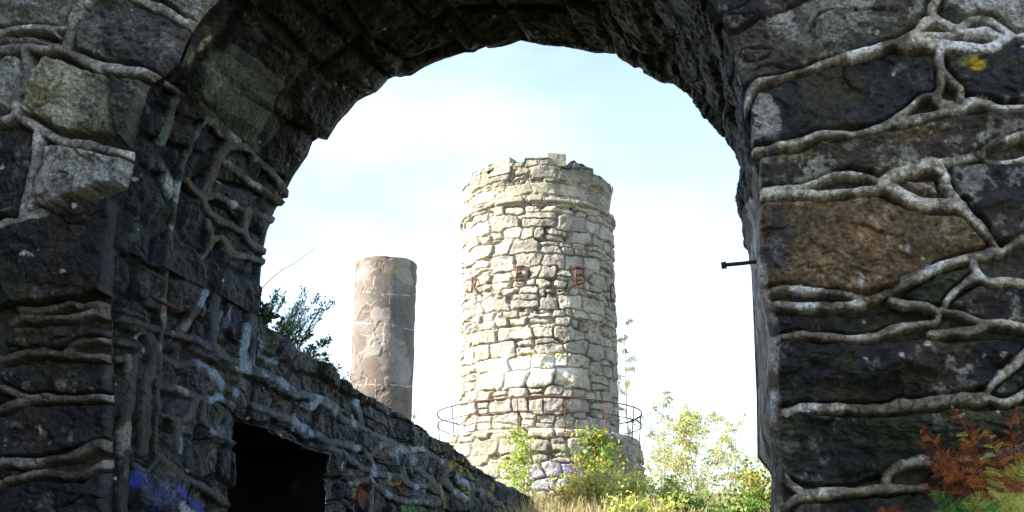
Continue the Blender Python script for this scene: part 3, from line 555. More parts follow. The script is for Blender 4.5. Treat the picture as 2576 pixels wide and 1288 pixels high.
# ------------------------------------------------------------------ round tower
TY = 26.0; TCX = 1357
ax0 = at_y(TCX, 1113, TY); TXc = ax0[0]
def tz(py, y=TY): return at_y(TCX, py, y)[2]
def trad(half, py): return half*np.linalg.norm((at_y(TCX, py, TY)-EYE)@FW)/FPX
R_sh = trad(186, 600); R_sb = trad(196, 1000); R_led = trad(188, 560); R_base = trad(252, 1110); R_rail = trad(256, 1045)
z_base = tz(1113); z_led0, z_led1 = tz(578), tz(548); z_par = tz(462); z_rail = tz(1045); z_g = 3.2
print('tower', R_sh, R_sb, R_base, z_base, z_led0, z_par, z_rail, 'axis x', TXc)
TB = V3(TXc, TY, z_g)
tower = empty('round_tower', TB, 'round rubble stone tower with broken battlements and iron letters', 'tower')
cphi = math.atan2(-TY, -TXc)                           # direction from the axis to the camera
def drum(prof, zs, seeds, r0, amp, basecol, seed, gap=.06, merl=0, kk=.55, mort=None, paint=None, fine=.0135):
    th = np.r_[np.arange(-1.85, 1.85, fine/r0), np.arange(1.85, 2*pi-1.85, .05/r0)]
    Tn, Zn = np.meshgrid(th, zs, indexing='ij'); rr = np.interp(Zn, prof[0], prof[1])
    dirx, diry = np.cos(cphi+Tn), np.sin(cphi+Tn)
    P = np.stack([TXc+rr*dirx, TY+rr*diry, Zn], -1)
    F1, F2, ID = cells(Tn*r0+.06*fbm(P, 3.0, 3, seed), Zn+.07*fbm(P, 2.2, 3, seed+1)+.03*fbm(P, 7, 2, seed+2), seeds, kk=kk)
    rn = rng.random((ID.max()+1, 4)); e = F2-F1
    ad = Tn-0
    cen = A([(s[0], s[1], s[2], s[3]) for s in seeds]+[(0, 0, 1, 1)]*(1)); cc = cen[ID]; em = e*np.minimum(cc[..., 2], cc[..., 3])*.5
    H = amp*.6*sm(.0, .026, em)-gap*sm(.020, .006, em)*(.35+.65*sm(-.1, .2, fbm(P, 2.6, 3, seed+4)))-gap*sm(.045, .012, em)*sm(.17, .33, fbm(P, 3.3, 3, seed+5))+(rn[ID, 0]-.5)*amp*1.1
    H += ((Tn*r0-cc[..., 0])/cc[..., 2]*(rn[ID, 1]-.5)+(Zn-cc[..., 1])/cc[..., 3]*(rn[ID, 2]-.5))*amp*.75
    H += amp*1.0*fbm(P, 4.5, 4, seed+7)+amp*.3*fbm(P, 15, 3, seed+9)
    n2 = fbm(P, 4, 4, seed+11); n3 = fbm(P, 1.2, 3, seed+13)
    col = A(basecol)*(1+(rn[ID, 3]-.5)*.5+.35*n2+.15*n3)[..., None]
    col = mix(col, (.22, .215, .20), sm(.0, .3, fbm(P, 2.3, 4, seed+17))*.6); col = mix(col, (.15, .14, .10), sm(.1, .35, fbm(P, 5.5, 4, seed+19))*.6)
    col = mix(col, (.44, .39, .29), sm(.1, .4, fbm(P, 1.6, 3, seed+23))*.4)
    col = mix(col, (.17, .17, .16), sm(.25, .9, Tn)*sm(3.2, 2.2, Tn)*.45)      # grey shade painted on the side away from the sun
    if mort is not None:
        m = sm(.18, .05, e)*mort; col = mix(col, (.40, .37, .30), m); H = H*(1-m*.8)+amp*.5*m
    px, py = proj(P)
    if mort == .65: col = mix(col, (.105, .10, .09), sm(-.15, .25, Tn)*sm(1.5, 1.1, Tn)*sm(.30, .62, (Zn-zs[0])/(zs[-1]-zs[0]))*sm(-.25, .15, fbm(P, 2.5, 4, 999))*.75)
    if paint: col = paint(px, py, P, col)
    V = np.stack([TXc+(rr+H)*dirx, TY+(rr+H)*diry, Zn], -1)
    Fa = gridfaces(*Tn.shape); i = np.arange(Tn.size).reshape(Tn.shape)
    Fa = np.vstack([Fa, np.stack([i[-1, :-1], i[0, :-1], i[0, 1:], i[-1, 1:]], -1)])
    return V, Fa, col, th
def tower_paint(px, py, P, col):
    wx = px+14*fbm(P, 3, 3, 5); wy = py+14*fbm(P, 3, 3, 6)
    x0, y0 = Z('BS', [(760, 230)])[0]
    w = sm(1.05, .75, np.hypot((wx-x0)/122, (wy-y0-2)/42)); col = mix(col, (.72, .71, .68), w*.85)
    for l, c, k in (([ML('BS',22,(480,190),(600,180),(720,140),(860,150),(1000,150)), ML('BS',30,(930,240),(950,300),(1040,330)), ML('BS',20,(470,250),(480,370),(560,390)), ML('BS',18,(850,150),(880,240)), ML('BS',18,(960,260),(1050,280))], (.60, .55, .15), .55),
                    ([ML('BS',26,(800,270),(850,300),(930,280)), ML('BS',20,(880,180),(900,240)), ML('BS',20,(780,300),(900,330))], (.50, .52, .72), .5)):
        col = mix(col, c, sm(1, .4, seglines(wx, wy, l)+.5*fbm(P, 6, 3, 8))*k)
    return col
def base_paint(px, py, P, col):
    wx = px+10*fbm(P, 3, 3, 5); wy = py+10*fbm(P, 3, 3, 6)
    for cx_, cy_, a, b, c, k in ((1385, 1205, 70, 45, (.44, .41, .54), .6), (1430, 1180, 26, 18, (.28, .23, .44), .6), (1565, 1215, 45, 30, (.30, .25, .42), .7), (1290, 1200, 50, 25, (.48, .45, .58), .6)):
        col = mix(col, c, sm(1.1, .6, np.hypot((wx-cx_)/a, (wy-cy_)/b)+.4*fbm(P, 4, 3, 8))*k)
    col = mix(col, (.22, .15, .40), sm(1, .4, seglines(wx, wy, [ML('BS',16,(980,860),(1040,930),(1000,990)), ML('BS',14,(1050,880),(1030,960),(1080,900)), ML('BS',14,(880,940),(930,980),(900,1020)), ML('BS',14,(1340,1000),(1400,960),(1460,1030)), ML('BS',14,(800,880),(760,980))]))*.8)
    r = sm(1, .3, np.hypot((wx-1420)/10, (wy-1100)/28)); return mix(col, (.30, .15, .07), r*.6)
zs = axis((z_base-.1, z_led0+.06, .0135))
hh_ = z_led0-z_base; sd_ = courses(-2.0*R_sb, 2*pi*R_sb, z_base-.2, z_base+.42*hh_, (.25, .46), (.8, 2.2), 31, .2, .3)+courses(-2.0*R_sb, 2*pi*R_sb, z_base+.42*hh_+.1, z_led0+.3, (.19, .37), (.8, 2.6), 36, .22, .25)
V, F, C, th = drum(([z_base, z_led0], [R_sb, R_sh]), zs, sd_, R_sb, .050, (.40, .368, .305), 700, .085, kk=.82, paint=tower_paint)
mk('shaft', V.reshape(-1, 3), F, M_TOWER, tower, C.reshape(-1, 3))
# base drum with a rounded lip and flat ledge inside
zs = axis((z_g-.6, z_base, .018)); sd_ = courses(-2.0*R_base, 2*pi*R_base, z_g-.7, z_base+.2, (.16, .36), (1.1, 2.2), 33, .14, .2)
V, F, C, th = drum(([z_g-.6, z_base-.25, z_base-.1, z_base], [R_base*1.035, R_base, R_base*.995, R_base*.96]), zs, sd_, R_base, .045, (.36, .325, .25), 720, .08, mort=.5, paint=base_paint, fine=.018)
n_t, n_z = V.shape[:2]; rows = [V]; cr = [C]
for k, rr in enumerate((.9, .8, .7, .55)):
    r = np.stack([TXc+R_base*rr*np.cos(cphi+th), TY+R_base*rr*np.sin(cphi+th), np.full(n_t, z_base+.02)], -1); r[:, 2] += .05*fbm(r, 3, 3, 9); rows.append(r[:, None]); cr.append(np.tile(A([.30, .27, .21]), (n_t, 1, 1)))
V = np.concatenate(rows, 1); C = np.concatenate(cr, 1); i = np.arange(V.shape[0]*V.shape[1]).reshape(V.shape[:2])
F = np.vstack([gridfaces(*V.shape[:2]), np.stack([i[-1, :-1], i[0, :-1], i[0, 1:], i[-1, 1:]], -1)])
mk('base', V.reshape(-1, 3), F, M_TOWER, tower, C.reshape(-1, 3))
# parapet: ledge slabs, flared wall, broken top, hollow inside
zs = axis((z_led0-.02, z_par+.42, .014)); sd_ = courses(-2.0*R_sh, 2*pi*R_sh, z_led0+.05, z_par+.7, (.10, .34), (1.3, 3.4), 35, .1, .3)
pz = [z_led0-.02, z_led0, z_led0+.07, z_led0+.16, z_led0+.20, z_led0+.42, z_par-.25, z_par, z_par+.42]; pr = [R_sh-.06, R_led-.04, R_led+.065, R_led+.05, R_led-.1, R_led-.10, R_led+.02, R_led+.01, R_led-.04]
V, F, C, th = drum((pz, pr), zs, sd_, R_sh, .022, (.34, .315, .245), 740, .05, mort=.65)
top = z_par-.30+.12*np.maximum(0, np.cos(th))+.07*np.sign(fbm(np.stack([th*2.2, th*0, th*0], -1), 1.5, 2, 5))+.09*fbm(np.stack([th*4, th*0, th*0], -1), 2, 3, 6)
top += .07*sm(-.9, -.6, th)*sm(-.1, -.25, th)
V[..., 2] = np.minimum(V[..., 2], top[:, None])
# slabby top on the sunless side
n_t, n_z = V.shape[:2]; rows = [V]; cr = [C]
for off, dz in ((.06, .015), (.2, .0), (.36, .01), (.42, -.03), (.45, -.5), (.5, -.9)):
    r = np.stack([TXc+(R_led-off)*np.cos(cphi+th), TY+(R_led-off)*np.sin(cphi+th), top+dz], -1); r[:, 2] += .03*fbm(r, 4, 3, 9); rows.append(r[:, None]); cr.append(np.tile(A([.27, .25, .20]), (n_t, 1, 1)))
for rr in (.5, .1):
    r = np.stack([TXc+R_led*rr*np.cos(cphi+th), TY+R_led*rr*np.sin(cphi+th), np.full(n_t, z_par-.9)], -1); rows.append(r[:, None]); cr.append(np.tile(A([.2, .19, .15]), (n_t, 1, 1)))
V = np.concatenate(rows, 1); C = np.concatenate(cr, 1); i = np.arange(V.shape[0]*V.shape[1]).reshape(V.shape[:2])
F = np.vstack([gridfaces(*V.shape[:2]), np.stack([i[-1, :-1], i[0, :-1], i[0, 1:], i[-1, 1:]], -1)])
mk('parapet', V.reshape(-1, 3), F, M_TOWER, tower, C.reshape(-1, 3))
def rock_block(g, c, ex, ey, ez, sx, sy, sz, colr, seed, n=10, amp=.05):
    """a rough hewn block with chipped edges"""
    P = []; F = []
    for a, b, d in ((0, 1, 2), (1, 2, 0), (2, 0, 1)):
        for sg in (-1, 1):
            uu = np.linspace(-1, 1, n); X, Y = np.meshgrid(uu, uu, indexing='ij'); Q = np.zeros((n, n, 3)); Q[..., a] = X; Q[..., b] = Y; Q[..., d] = sg
            i = gridfaces(n, n)+len(P)*n*n; F.append(i if sg > 0 else i[:, ::-1]); P.append(Q)
    Q = np.concatenate(P).reshape(-1, 3); r = np.linalg.norm(Q, axis=1, keepdims=True); Q = Q*(1-.10*np.clip(r-1.2, 0, 1))
    W_ = A(c)+Q[:, :1]*sx*A(ex)+Q[:, 1:2]*sy*A(ey)+Q[:, 2:]*sz*A(ez); nz = fbm(W_, 5, 4, seed); W_ = W_+(W_-A(c))*nz[:, None]*amp*6
    layers = .08*np.sin(Q[:, 2]*9+seed)+.0
    colv = A(colr)*(1+.6*fbm(W_, 5, 3, seed+4)+layers)[:, None]
    g.add(W_, np.concatenate(F).tolist(), np.clip(colv, .03, .7))
def tower_point(px, py, dr=0, Rr=None):
    """where a pixel's ray meets the shaft"""
    Rr = R_sh+.03+dr if Rr is None else Rr; r = ray(px, py); ox, oy = EYE[0]-TXc, EYE[1]-TY
    a = r[0]**2+r[1]**2; b = 2*(ox*r[0]+oy*r[1]); c = ox*ox+oy*oy-Rr*Rr; D = max(b*b-4*a*c, 0); t = (-b-math.sqrt(D))/(2*a); return EYE+r*t
for (x0, x1, y0, y1, sd) in ((1229, 1298, 402, 440, 3), (1371, 1422, 388, 418, 5)):
    c = tower_point((x0+x1)/2, (y0+y1)/2+2, 0, R_led-.16); phi = math.atan2(c[1]-TY, c[0]-TXc); ex = V3(-sin(phi), cos(phi), 0); ey = V3(cos(phi), sin(phi), 0)
    hw = (x1-x0)/2*25/FPX; hh = (y1-y0)/2*26/FPX+.02
    g = Geo(); rock_block(g, c-V3(0, 0, .03), ex, ey, ZZ, hw, .18, hh, (.31, .285, .22), sd, 12, .022)
    if sd == 3:
        g.v = [(x, y, z-.20*max(0, 1-abs(((x-c[0])*ex[0]+(y-c[1])*ex[1])/hw+.9)*.9)*(z > c[2])) for x, y, z in g.v]
    g.make('merlon', M_TOWER, tower, True)
# iron letters
def letter(strokes, x0, x1, y0, y1, rad, label):
    g = Geo()
    for s in strokes:
        pts = spline(s, 4) if len(s) > 2 else A(s)
        Q = []
        for u, v in pts:
            Q.append(tower_point(x0+(x1-x0)*u, y0+(y1-y0)*v, .07))
        Q = A(Q)
        g.tube(Q, rad*1.2, (.11, .045, .026), 6)
    o = g.make('iron_letter', M_IRON, tower, True); o['label'] = label
def tzr(x0, y0, x1, y1):
    (a, b), (c, d) = Z('TW', [(x0, y0), (x1, y1)]); return a, c, b, d
a, c, b, d = tzr(535, 672, 588, 745)
letter([[(.28, 0), (.22, 1)], [(0, .0), (1, .0)], [(-.15, 1), (1, .98)], [(.25, .45), (.75, .48)]], a, c, b, d, .022, 'rusty iron letter E')
a, c, b, d = tzr(852, 675, 912, 770)
letter([[(.2, .02), (.32, .98)], [(-.05, .05), (.4, .0), (.8, .08), (.95, .25), (.8, .42), (.3, .46)], [(.3, .46), (.8, .48), (1.05, .68), (.95, .9), (.6, .97), (.1, 1.0)]], a, c, b, d, .022, 'rusty iron letter B')
a, c, b, d = tzr(300, 730, 328, 815)
letter([[(.25, 0), (.1, 1)], [(.1, .02), (.7, .0), (.95, .25), (.6, .48), (.2, .5)], [(.3, .5), (.7, .75), (1.1, .95), (1.3, .85)]], a, c, b, d, .02, 'rusty iron letter R')
a, c, b, d = tzr(1056, 765, 1074, 860)
letter([[(1, .12), (.6, 0), (.15, .2), (0, .5), (.15, .82), (.6, 1), (1, .88)]], a, c, b, d, .022, 'rusty iron letter C seen edge on')
# railing round the base
rail = empty('iron_railing', V3(TXc, TY, z_base), 'rusty thin iron railing circling the ledge of the round tower', 'railing')
def ring(zz, a0, a1, r=.016, wob=.012, RR=None):
    RR = RR or R_rail; th = np.linspace(a0, a1, 90); P = np.stack([TXc+RR*np.cos(cphi+th), TY+RR*np.sin(cphi+th), np.full(90, zz)], -1)
    P += wob*fbm(P, 1.5, 2, 3)[:, None]*4*A([.3, .3, 1]); return P
IR = (.10, .05, .034)
g = Geo(); g.tube(ring(z_rail, -2.25, 2.35), .016, IR, 6); g.make('top_rail', M_IRON, rail, True)
z_mid = z_base+(z_rail-z_base)*.55
g = Geo(); g.tube(ring(z_mid, -2.0, 2.1), .012, IR, 6); g.make('mid_rail', M_IRON, rail, True)
g = Geo(); g.tube(ring(z_rail+.022, -.12, .32, .022), .026, IR, 6); g.make('rail_sleeve', M_IRON, rail, True)
for px_, back in ((1097, 0), (1149, 0), (1307, 0), (1417, 0), (1513, 0), (1585, 0), (1609, 0), (1139, 1), (1568, 1)):
    s = max(-1, min(1, (px_-TCX)/256.0)); a = math.asin(s)
    if back: a = pi-a if a > 0 else -pi-a
    c, s_ = cos(cphi+a), sin(cphi+a); g = Geo()
    P = [V3(TXc+R_rail*c*(1-.03*(1-t)), TY+R_rail*s_*(1-.03*(1-t)), z_base-.12+(z_rail-z_base+.15)*t) for t in np.linspace(0, 1, 5)]
    g.tube(P, .014, IR, 6); g.make('post', M_IRON, rail, True)
# ------------------------------------------------------------------ chimney
CHY = 19.0; cb = at_y(957, 1060, CHY); ct = at_y(971, 668, CHY); Rc0 = 80*((cb-EYE)@FW)/FPX; Rc1 = 78.5*((ct-EYE)@FW)/FPX
z0c, z1c = 2.9, ct[2]
print('chimney', cb, ct, Rc0, Rc1)
chim = empty('round_chimney', V3(cb[0], CHY, z0c), 'plain round chimney stump coated in cracked, flaking pinkish render', 'chimney')
th = np.linspace(0, 2*pi, 300, endpoint=False); zs = axis((z0c-.2, z1c, .014)); Tn, Zn = np.meshgrid(th, zs, indexing='ij')
fr = (Zn-cb[2])/(z1c-cb[2]); cxx = cb[0]+(ct[0]-cb[0])*fr; rr = Rc0+(Rc1-Rc0)*fr
P = np.stack([cxx+rr*np.cos(Tn), CHY+rr*np.sin(Tn), Zn], -1)
flake = fbm(P, 1.3, 5, 801)+.25*fbm(P, 6, 3, 803); fl = sm(.06, .10, flake); n1 = fbm(P, 2.5, 5, 805); st = fbm(P, 3, 4, 807, (1, 1, .15))
H = -.010*fl+.012*n1
lay2 = sm(.02, .05, fbm(P, 1.8, 4, 811)-.12); H -= .012*lay2
col = A([.18, .157, .138])*(1+.5*n1+.5*st)[..., None]; col = mix(col, (.15, .11, .088), fl*.7); col = mix(col, (.30, .275, .245), sm(.08, .2, fbm(P, 2.1, 4, 809))*.7); col = mix(col, (.115, .095, .082), lay2*.5)
col = mix(col, (.13, .10, .09), sm(-.1, .25, st)*.5)
# lift lines and branching cracks
PXc, PYc = proj(P); wxc = PXc+5*fbm(P, 5, 3, 31); wyc = PYc+7*fbm(P, 3, 4, 33)+3*fbm(P, 12, 3, 35)
ck = seglines(wxc, wyc, [([(850, 728), (1080, 744)], 1.5), ([(850, 815), (960, 813), (1080, 838)], 2.0), ([(850, 965), (1080, 973)], 1.6)]+[ML('C', 3, *l) for l in (
   [(660,150),(655,190),(690,235),(700,245)], [(620,270),(640,290),(660,265)], [(735,190),(730,380)], [(660,640),(665,760)], [(710,430),(690,470),(720,480)], [(590,430),(640,440),(700,430)], [(700,690),(680,730)], [(620,640),(600,700)], [(640,230),(720,240)], [(745,370),(750,400)])])
vis = (np.sin(Tn) < .2); k = sm(1.1, .4, ck)*vis*sm(-.35, .1, fbm(P, 5, 2, 37)); col = mix(col, (.62, .57, .52), k*.85)
ms = sm(.35, .0, (z1c-Zn)+.30*fbm(P, 4, 3, 815)*2)*sm(.0, .25, fbm(P, 5, 4, 813)); col = mix(col, (.30, .26, .03), ms*.8)
V = P.copy(); V[..., 0] += H*np.cos(Tn); V[..., 1] += H*np.sin(Tn)
V[:, -1, 2] += .03*fbm(P[:, -1], 5, 3, 3)
rows = [V]; cr = [col]
for k, dz in ((.96, .012), (.8, 0.), (.7, -.03), (.68, -1.5), (.05, -1.6)):
    r = V[:, -1].copy(); r[:, 0] = ct[0]+Rc1*k*np.cos(th); r[:, 1] = CHY+Rc1*k*np.sin(th); r[:, 2] += dz; rows.append(r[:, None]); cr.append(np.tile(A([.25, .2, .16]), (300, 1, 1)))
V = np.concatenate(rows, 1); col = np.concatenate(cr, 1); i = np.arange(V.shape[0]*V.shape[1]).reshape(V.shape[:2])
F = np.vstack([gridfaces(*V.shape[:2]), np.stack([i[-1, :-1], i[0, :-1], i[0, 1:], i[-1, 1:]], -1)])
mk('shaft', V.reshape(-1, 3), F, M_PLASTER, chim, col.reshape(-1, 3))
# ------------------------------------------------------------------ ground and an unseen bank added to shade the arch
SUN_AZ = R_(70); SUN_EL = R_(32)                      # azimuth: from "towards the viewer" round to the left
SH2 = A([-sin(SUN_AZ), -cos(SUN_AZ)]); SUN = V3(SH2[0]*cos(SUN_EL), SH2[1]*cos(SUN_EL), sin(SUN_EL))
def ground_z(X, Y):
    P = np.stack([X, Y, X*0], -1); du = (X-O0[0])*BX[0]+(Y-O0[1])*BX[1]; dd = (X-O0[0])*AX[0]+(Y-O0[1])*AX[1]
    ramp = np.interp(Y, [-50, 6, 9, 14, 18, 22, 26, 34, 60, 400], [0, 0, .7, 2.0, 2.65, 3.15, 3.55, 3.75, 3.6, 0])
    lft = np.interp(dd, tl[:, 0], tl[:, 1])-.12
    lft = np.where(dd > DEND, np.maximum(ramp, 0), lft)
    z = np.where((du < -3.55) & (dd > T+.1), np.maximum(lft, ramp*.9), ramp)
    mound = 1.15*np.exp(-(((X-3.0)/1.1)**2+((Y-5.0)/1.0)**2)); z = z+mound
    return z+.06*fbm(P, .8, 3, 5)+.6*fbm(P, .05, 2, 6)*sm(30, 80, np.hypot(X, Y))
gx = np.unique(np.r_[np.linspace(-12, 16, 150), np.linspace(-60, 60, 60), np.sign(np.linspace(-1, 1, 41))*np.abs(np.linspace(-1, 1, 41))**2*700])
gy = np.unique(np.r_[np.linspace(-6, 40, 230), np.linspace(-60, 90, 70), np.sign(np.linspace(-1, 1, 41))*np.abs(np.linspace(-1, 1, 41))**2*700])
X, Y = np.meshgrid(gx, gy, indexing='ij'); V = np.stack([X, Y, ground_z(X, Y)], -1)
gc = A([.10, .095, .035])*(1+.5*fbm(V, .9, 4, 3)+.3*fbm(V, 3, 3, 4))[..., None]; gc = mix(gc, (.20, .165, .085), sm(-.05, .25, fbm(V, .5, 3, 8))); 
tag(mk('ground', V.reshape(-1, 3), gridfaces(*X.shape), M_GROUND, None, np.clip(gc, .02, .4).reshape(-1, 3)), None, None, None, 'structure')
def GZ(x, y): return float(ground_z(A([[x]]), A([[y]]))[0, 0])
PERP = A([SH2[1], -SH2[0]])
qs = axis((3.2, 30, .35)); rs = axis((-40, 40, .4)); Q, Rr = np.meshgrid(qs, rs, indexing='ij')
# across-sun coordinate of the arch wall, so that the added bank shades it and leaves the tower in the sun
rw = lambda x, y: x*PERP[0]+y*PERP[1]
r_arch = sorted([rw(-4.5, 8.2), rw(4.6, 5.4)]); r_ch = rw(cb[0], CHY); sgn = 1 if r_ch > r_arch[1] else -1
print('across sun: arch', r_arch, 'chimney', r_ch, 'tower', rw(TXc, TY))
lim = r_arch[1]+1.2 if sgn > 0 else r_arch[0]-1.2
prof = sm(lim+sgn*3.0, lim, Rr) if sgn > 0 else sm(lim-3.0, lim, Rr)
oth = r_arch[0]-3 if sgn > 0 else r_arch[1]+3
prof = prof*(sm(oth-6, oth, Rr) if sgn > 0 else sm(oth+6, oth, Rr))
V = np.stack([Q*SH2[0]+Rr*PERP[0], Q*SH2[1]+Rr*PERP[1], Q*0], -1)
hb = 12.8*sm(3.6, 6.4, Q+.5*fbm(V, .5, 3, 4))*sm(30, 16, Q)*prof*(1+.08*fbm(V, .35, 3, 5)); V[..., 2] = -.4+hb+.35*fbm(V, 1.2, 3, 7)
bc = A([.13, .12, .10])*(1+.6*fbm(V, 1.1, 4, 9))[..., None]; bc = mix(bc, (.07, .085, .03), sm(-.1, .2, fbm(V, .6, 3, 12)))
tag(mk('shade_bank', V.reshape(-1, 3), gridfaces(*Q.shape), M_GROUND, None, np.clip(bc, .02, .4).reshape(-1, 3)), None, None, None, 'structure')
# ------------------------------------------------------------------ plants
def rdir(r): 
    v = r.normal(0, 1, 3); return v/np.linalg.norm(v)
def tree(name, base, height, spread, label, cat, group=None, nl=1500, ls=.07, cols=((.16, .2, .05),), seed=1, stems=2, droop=.3, crown0=.3, bark=(.30, .28, .25), dens=1.0, tr=.03, lean=(0, 0)):
    r = np.random.default_rng(seed); t = empty(name, base, label, cat, group); gt, gl = Geo(), Geo(); B = A(base, float); tips = []
    for s in range(stems):
        a = r.uniform(0, 2*pi); ln = V3(cos(a), sin(a), 0)*r.uniform(.05, .22)*spread*(stems > 1)+V3(lean[0], lean[1], 0)
        hgt = height*r.uniform(.75, 1) if s else height; n = 12; P = []
        wob = V3(0, 0, 0)
        for k in range(n+1):
            f = k/n; wob = wob+V3(r.normal(0, .018), r.normal(0, .018), 0)*height*.35; P.append(B+V3(0, 0, -.15+(hgt+.15)*f)+ln*f*1.2+wob*f)
        gt.tube(P, [tr*(1-.85*k/n)*height/3 for k in range(n+1)], bark, 6); P = A(P)
        nb = int(16*dens)+4
        for b in range(nb):
            f = crown0+(1-crown0)*(b+r.random())/nb; k = f*n; p = P[int(min(k, n-1))]+(P[min(int(k)+1, n)]-P[int(min(k, n-1))])*(k-int(k))
            a = r.uniform(0, 2*pi); L = spread*(1.0-.75*(f-crown0)/(1-crown0+1e-6))*r.uniform(.45, 1)*(.5+min(1, (f-crown0)*5)*.5)
            d = V3(cos(a), sin(a), r.uniform(.3, 1.0)); d /= np.linalg.norm(d); Q = [p]
            for j in range(5):
                d = d+V3(*r.normal(0, .16, 3))+V3(0, 0, -droop*.22*j*.5); d /= np.linalg.norm(d); Q.append(Q[-1]+d*L/5)
            gt.tube(Q, [tr*.3*height/3*(1-.16*j) for j in range(6)], bark, 4, False)
            for j in range(1, 6):
                for m in range(2):
                    e = d+rdir(r)*.9; e /= np.linalg.norm(e); w = [Q[j]]; l2 = L*r.uniform(.15, .42)
                    for jj in range(3):
                        e = e+V3(0, 0, -droop*.35); e /= np.linalg.norm(e); w.append(w[-1]+e*l2/3)
                    gt.tube(w, [tr*.10*height/3]*4, bark, 3, False); tips.append(A(w))
    per = max(1, int(nl/len(tips))) if tips else 0; w8 = r.uniform(.2, 1.8, len(tips))
    for w, kf in zip(tips, w8):
        cb_ = A(cols[r.integers(len(cols))])*r.uniform(.75, 1.25)
        for m in range(int(per*kf+r.random())):
            f = r.uniform(0, 3); j = min(int(f), 2); p = w[j]+(w[j+1]-w[j])*(f-j)+r.normal(0, ls*.7, 3)
            d = rdir(r)+V3(0, 0, -.6); L = ls*r.uniform(.6, 1.3); gl.leaf(p, d, rdir(r), L, L*.72, np.clip(cb_*r.uniform(.7, 1.3), .01, .8))
    gt.make('trunk', M_BARK, t, True); gl.make('crown', M_LEAF, t); return t
def base_at(px, py, y):
    p = at_y(px, py, y); return V3(p[0], y, GZ(p[0], y))
def tree_px(px, pytop, y, half, **k):
    p = at_y(px, pytop, y); b = V3(p[0], y, GZ(p[0], y)); h = p[2]-b[2]; sp = half*y*1.9/FPX; return tree(k.pop('name'), b, h, sp, seed=k.pop('seed'), **k)
YL = ((.42, .45, .14), (.48, .44, .15), (.33, .42, .13), (.50, .43, .14)); YG = ((.34, .44, .11), (.44, .48, .14)); PG = ((.28, .33, .17), (.34, .36, .18))
G_ = 'pale birches on the hill behind the tower'
tree_px(1575, 800, 44, 55, name='birch_tree', label='tall thin birch half hidden behind the right side of the round tower', cat='tree', group=G_, nl=3000, ls=.075, cols=PG, seed=3, stems=1, droop=.6, crown0=.1)
tree_px(1655, 985, 48, 75, name='birch_tree', label='faint pale birch between the tower and the yellow green tree', cat='tree', group=G_, nl=3600, ls=.075, cols=PG, seed=5, stems=2, droop=.5, crown0=.15)
tree_px(1745, 1045, 34, 110, name='birch_tree', label='bushy yellow green birch with two stems right of the tower', cat='tree', group=G_, nl=8000, ls=.07, cols=YL, seed=8, stems=3, droop=.3, crown0=.15, dens=1.3)
tree_px(1830, 1035, 42, 95, name='birch_tree', label='airy pale birch closest to the right pier of the arch', cat='tree', group=G_, nl=5000, ls=.075, cols=PG+YL[:1], seed=12, stems=2, droop=.5, crown0=.12)
tree_px(1044, 1030, 40, 30, name='birch_tree', label='small faint birch top showing beside the foot of the chimney', cat='tree', group=G_, nl=420, ls=.07, cols=PG, seed=15, stems=1, droop=.4, crown0=.3)
tree_px(1300, 1085, 22.0, 62, name='sapling', label='slender pale lime green sapling at the left of the tower base', cat='sapling', nl=2900, ls=.055, cols=((.36, .44, .09), (.42, .48, .12), (.30, .40, .07)), seed=21, stems=3, droop=-.2, crown0=.05, tr=.012, bark=(.3, .3, .2))
tree_px(1507, 1085, 21.5, 80, name='sapling', label='broad leaved sapling with yellowing leaves climbing before the tower base', cat='sapling', nl=1350, ls=.10, cols=((.13, .22, .04), (.22, .30, .06), (.48, .40, .05), (.17, .25, .05)), seed=24, stems=2, droop=.35, crown0=.05, tr=.014, bark=(.22, .12, .07))
def bush(px, py, y, half, hgt, label, cols, seed, nl=900, ls=.08, name='shrub', group='bushes at the foot of the tower', stems=7, bark=(.2, .13, .08)):
    r = np.random.default_rng(seed); p = at_y(px, py-18, y); b = V3(p[0], y, GZ(p[0], y)); top_ = p[2]; h = max(top_-b[2], .3); sp = half*y*1.6/FPX
    t = empty(name, b, label, 'shrub', group); gt, gl = Geo(), Geo(); tips = []
    for s in range(stems*2):
        a = r.uniform(0, 2*pi); d = V3(cos(a)*sp*r.uniform(.1, 1), sin(a)*sp*.6*r.uniform(.1, 1), h*r.uniform(.6, 1.05)); Q = [b+d*A([f**.8, f**.8, f])+r.normal(0, .02, 3) for f in np.linspace(0, 1, 6)]
        gt.tube(Q, [.008*(1-.14*j) for j in range(6)], bark, 4, False); tips.append(A(Q))
    for m in range(int(nl*1.35)):
        Q = tips[r.integers(len(tips))]; f = 5*r.uniform(.25, 1)**.7; j = min(int(f), 4); p_ = Q[j]+(Q[j+1]-Q[j])*(f-j)+r.normal(0, .09, 3); L = ls*r.uniform(.5, 1.3)
        c = A(cols[r.integers(len(cols))])*r.uniform(.7, 1.3); gl.leaf(p_, rdir(r)+V3(0, 0, -.3), rdir(r)+V3(0, 0, .8), L, L*.75, np.clip(c, .01, .8))
    gt.make('stem', M_BARK, t, True); gl.make('foliage', M_LEAF, t)
bush(1470, 1205, 21.0, 60, 1, 'low yellow and green leafed shrub in front of the tower base', YL+YG+((.50, .30, .05),), 31, 1100, .075)
bush(1560, 1215, 20.5, 70, 1, 'dense lime green shrub under the yellowing sapling', YG+YL[:2], 32, 1300, .07)
bush(1660, 1218, 21.5, 80, 1, 'wide yellow green shrub at the right foot of the tower', YL+YG, 33, 1200, .07)
bush(1425, 1240, 20.0, 30, 1, 'small orange brown leafed shrub beside the dry grass', ((.42, .24, .05), (.36, .30, .06), (.30, .17, .05)), 34, 420, .055)
bush(1905, 1180, 17.0, 46, 1, 'round green shrub touching the foot of the right pier', ((.16, .24, .05), (.26, .30, .06), (.40, .36, .07)), 35, 900, .075)
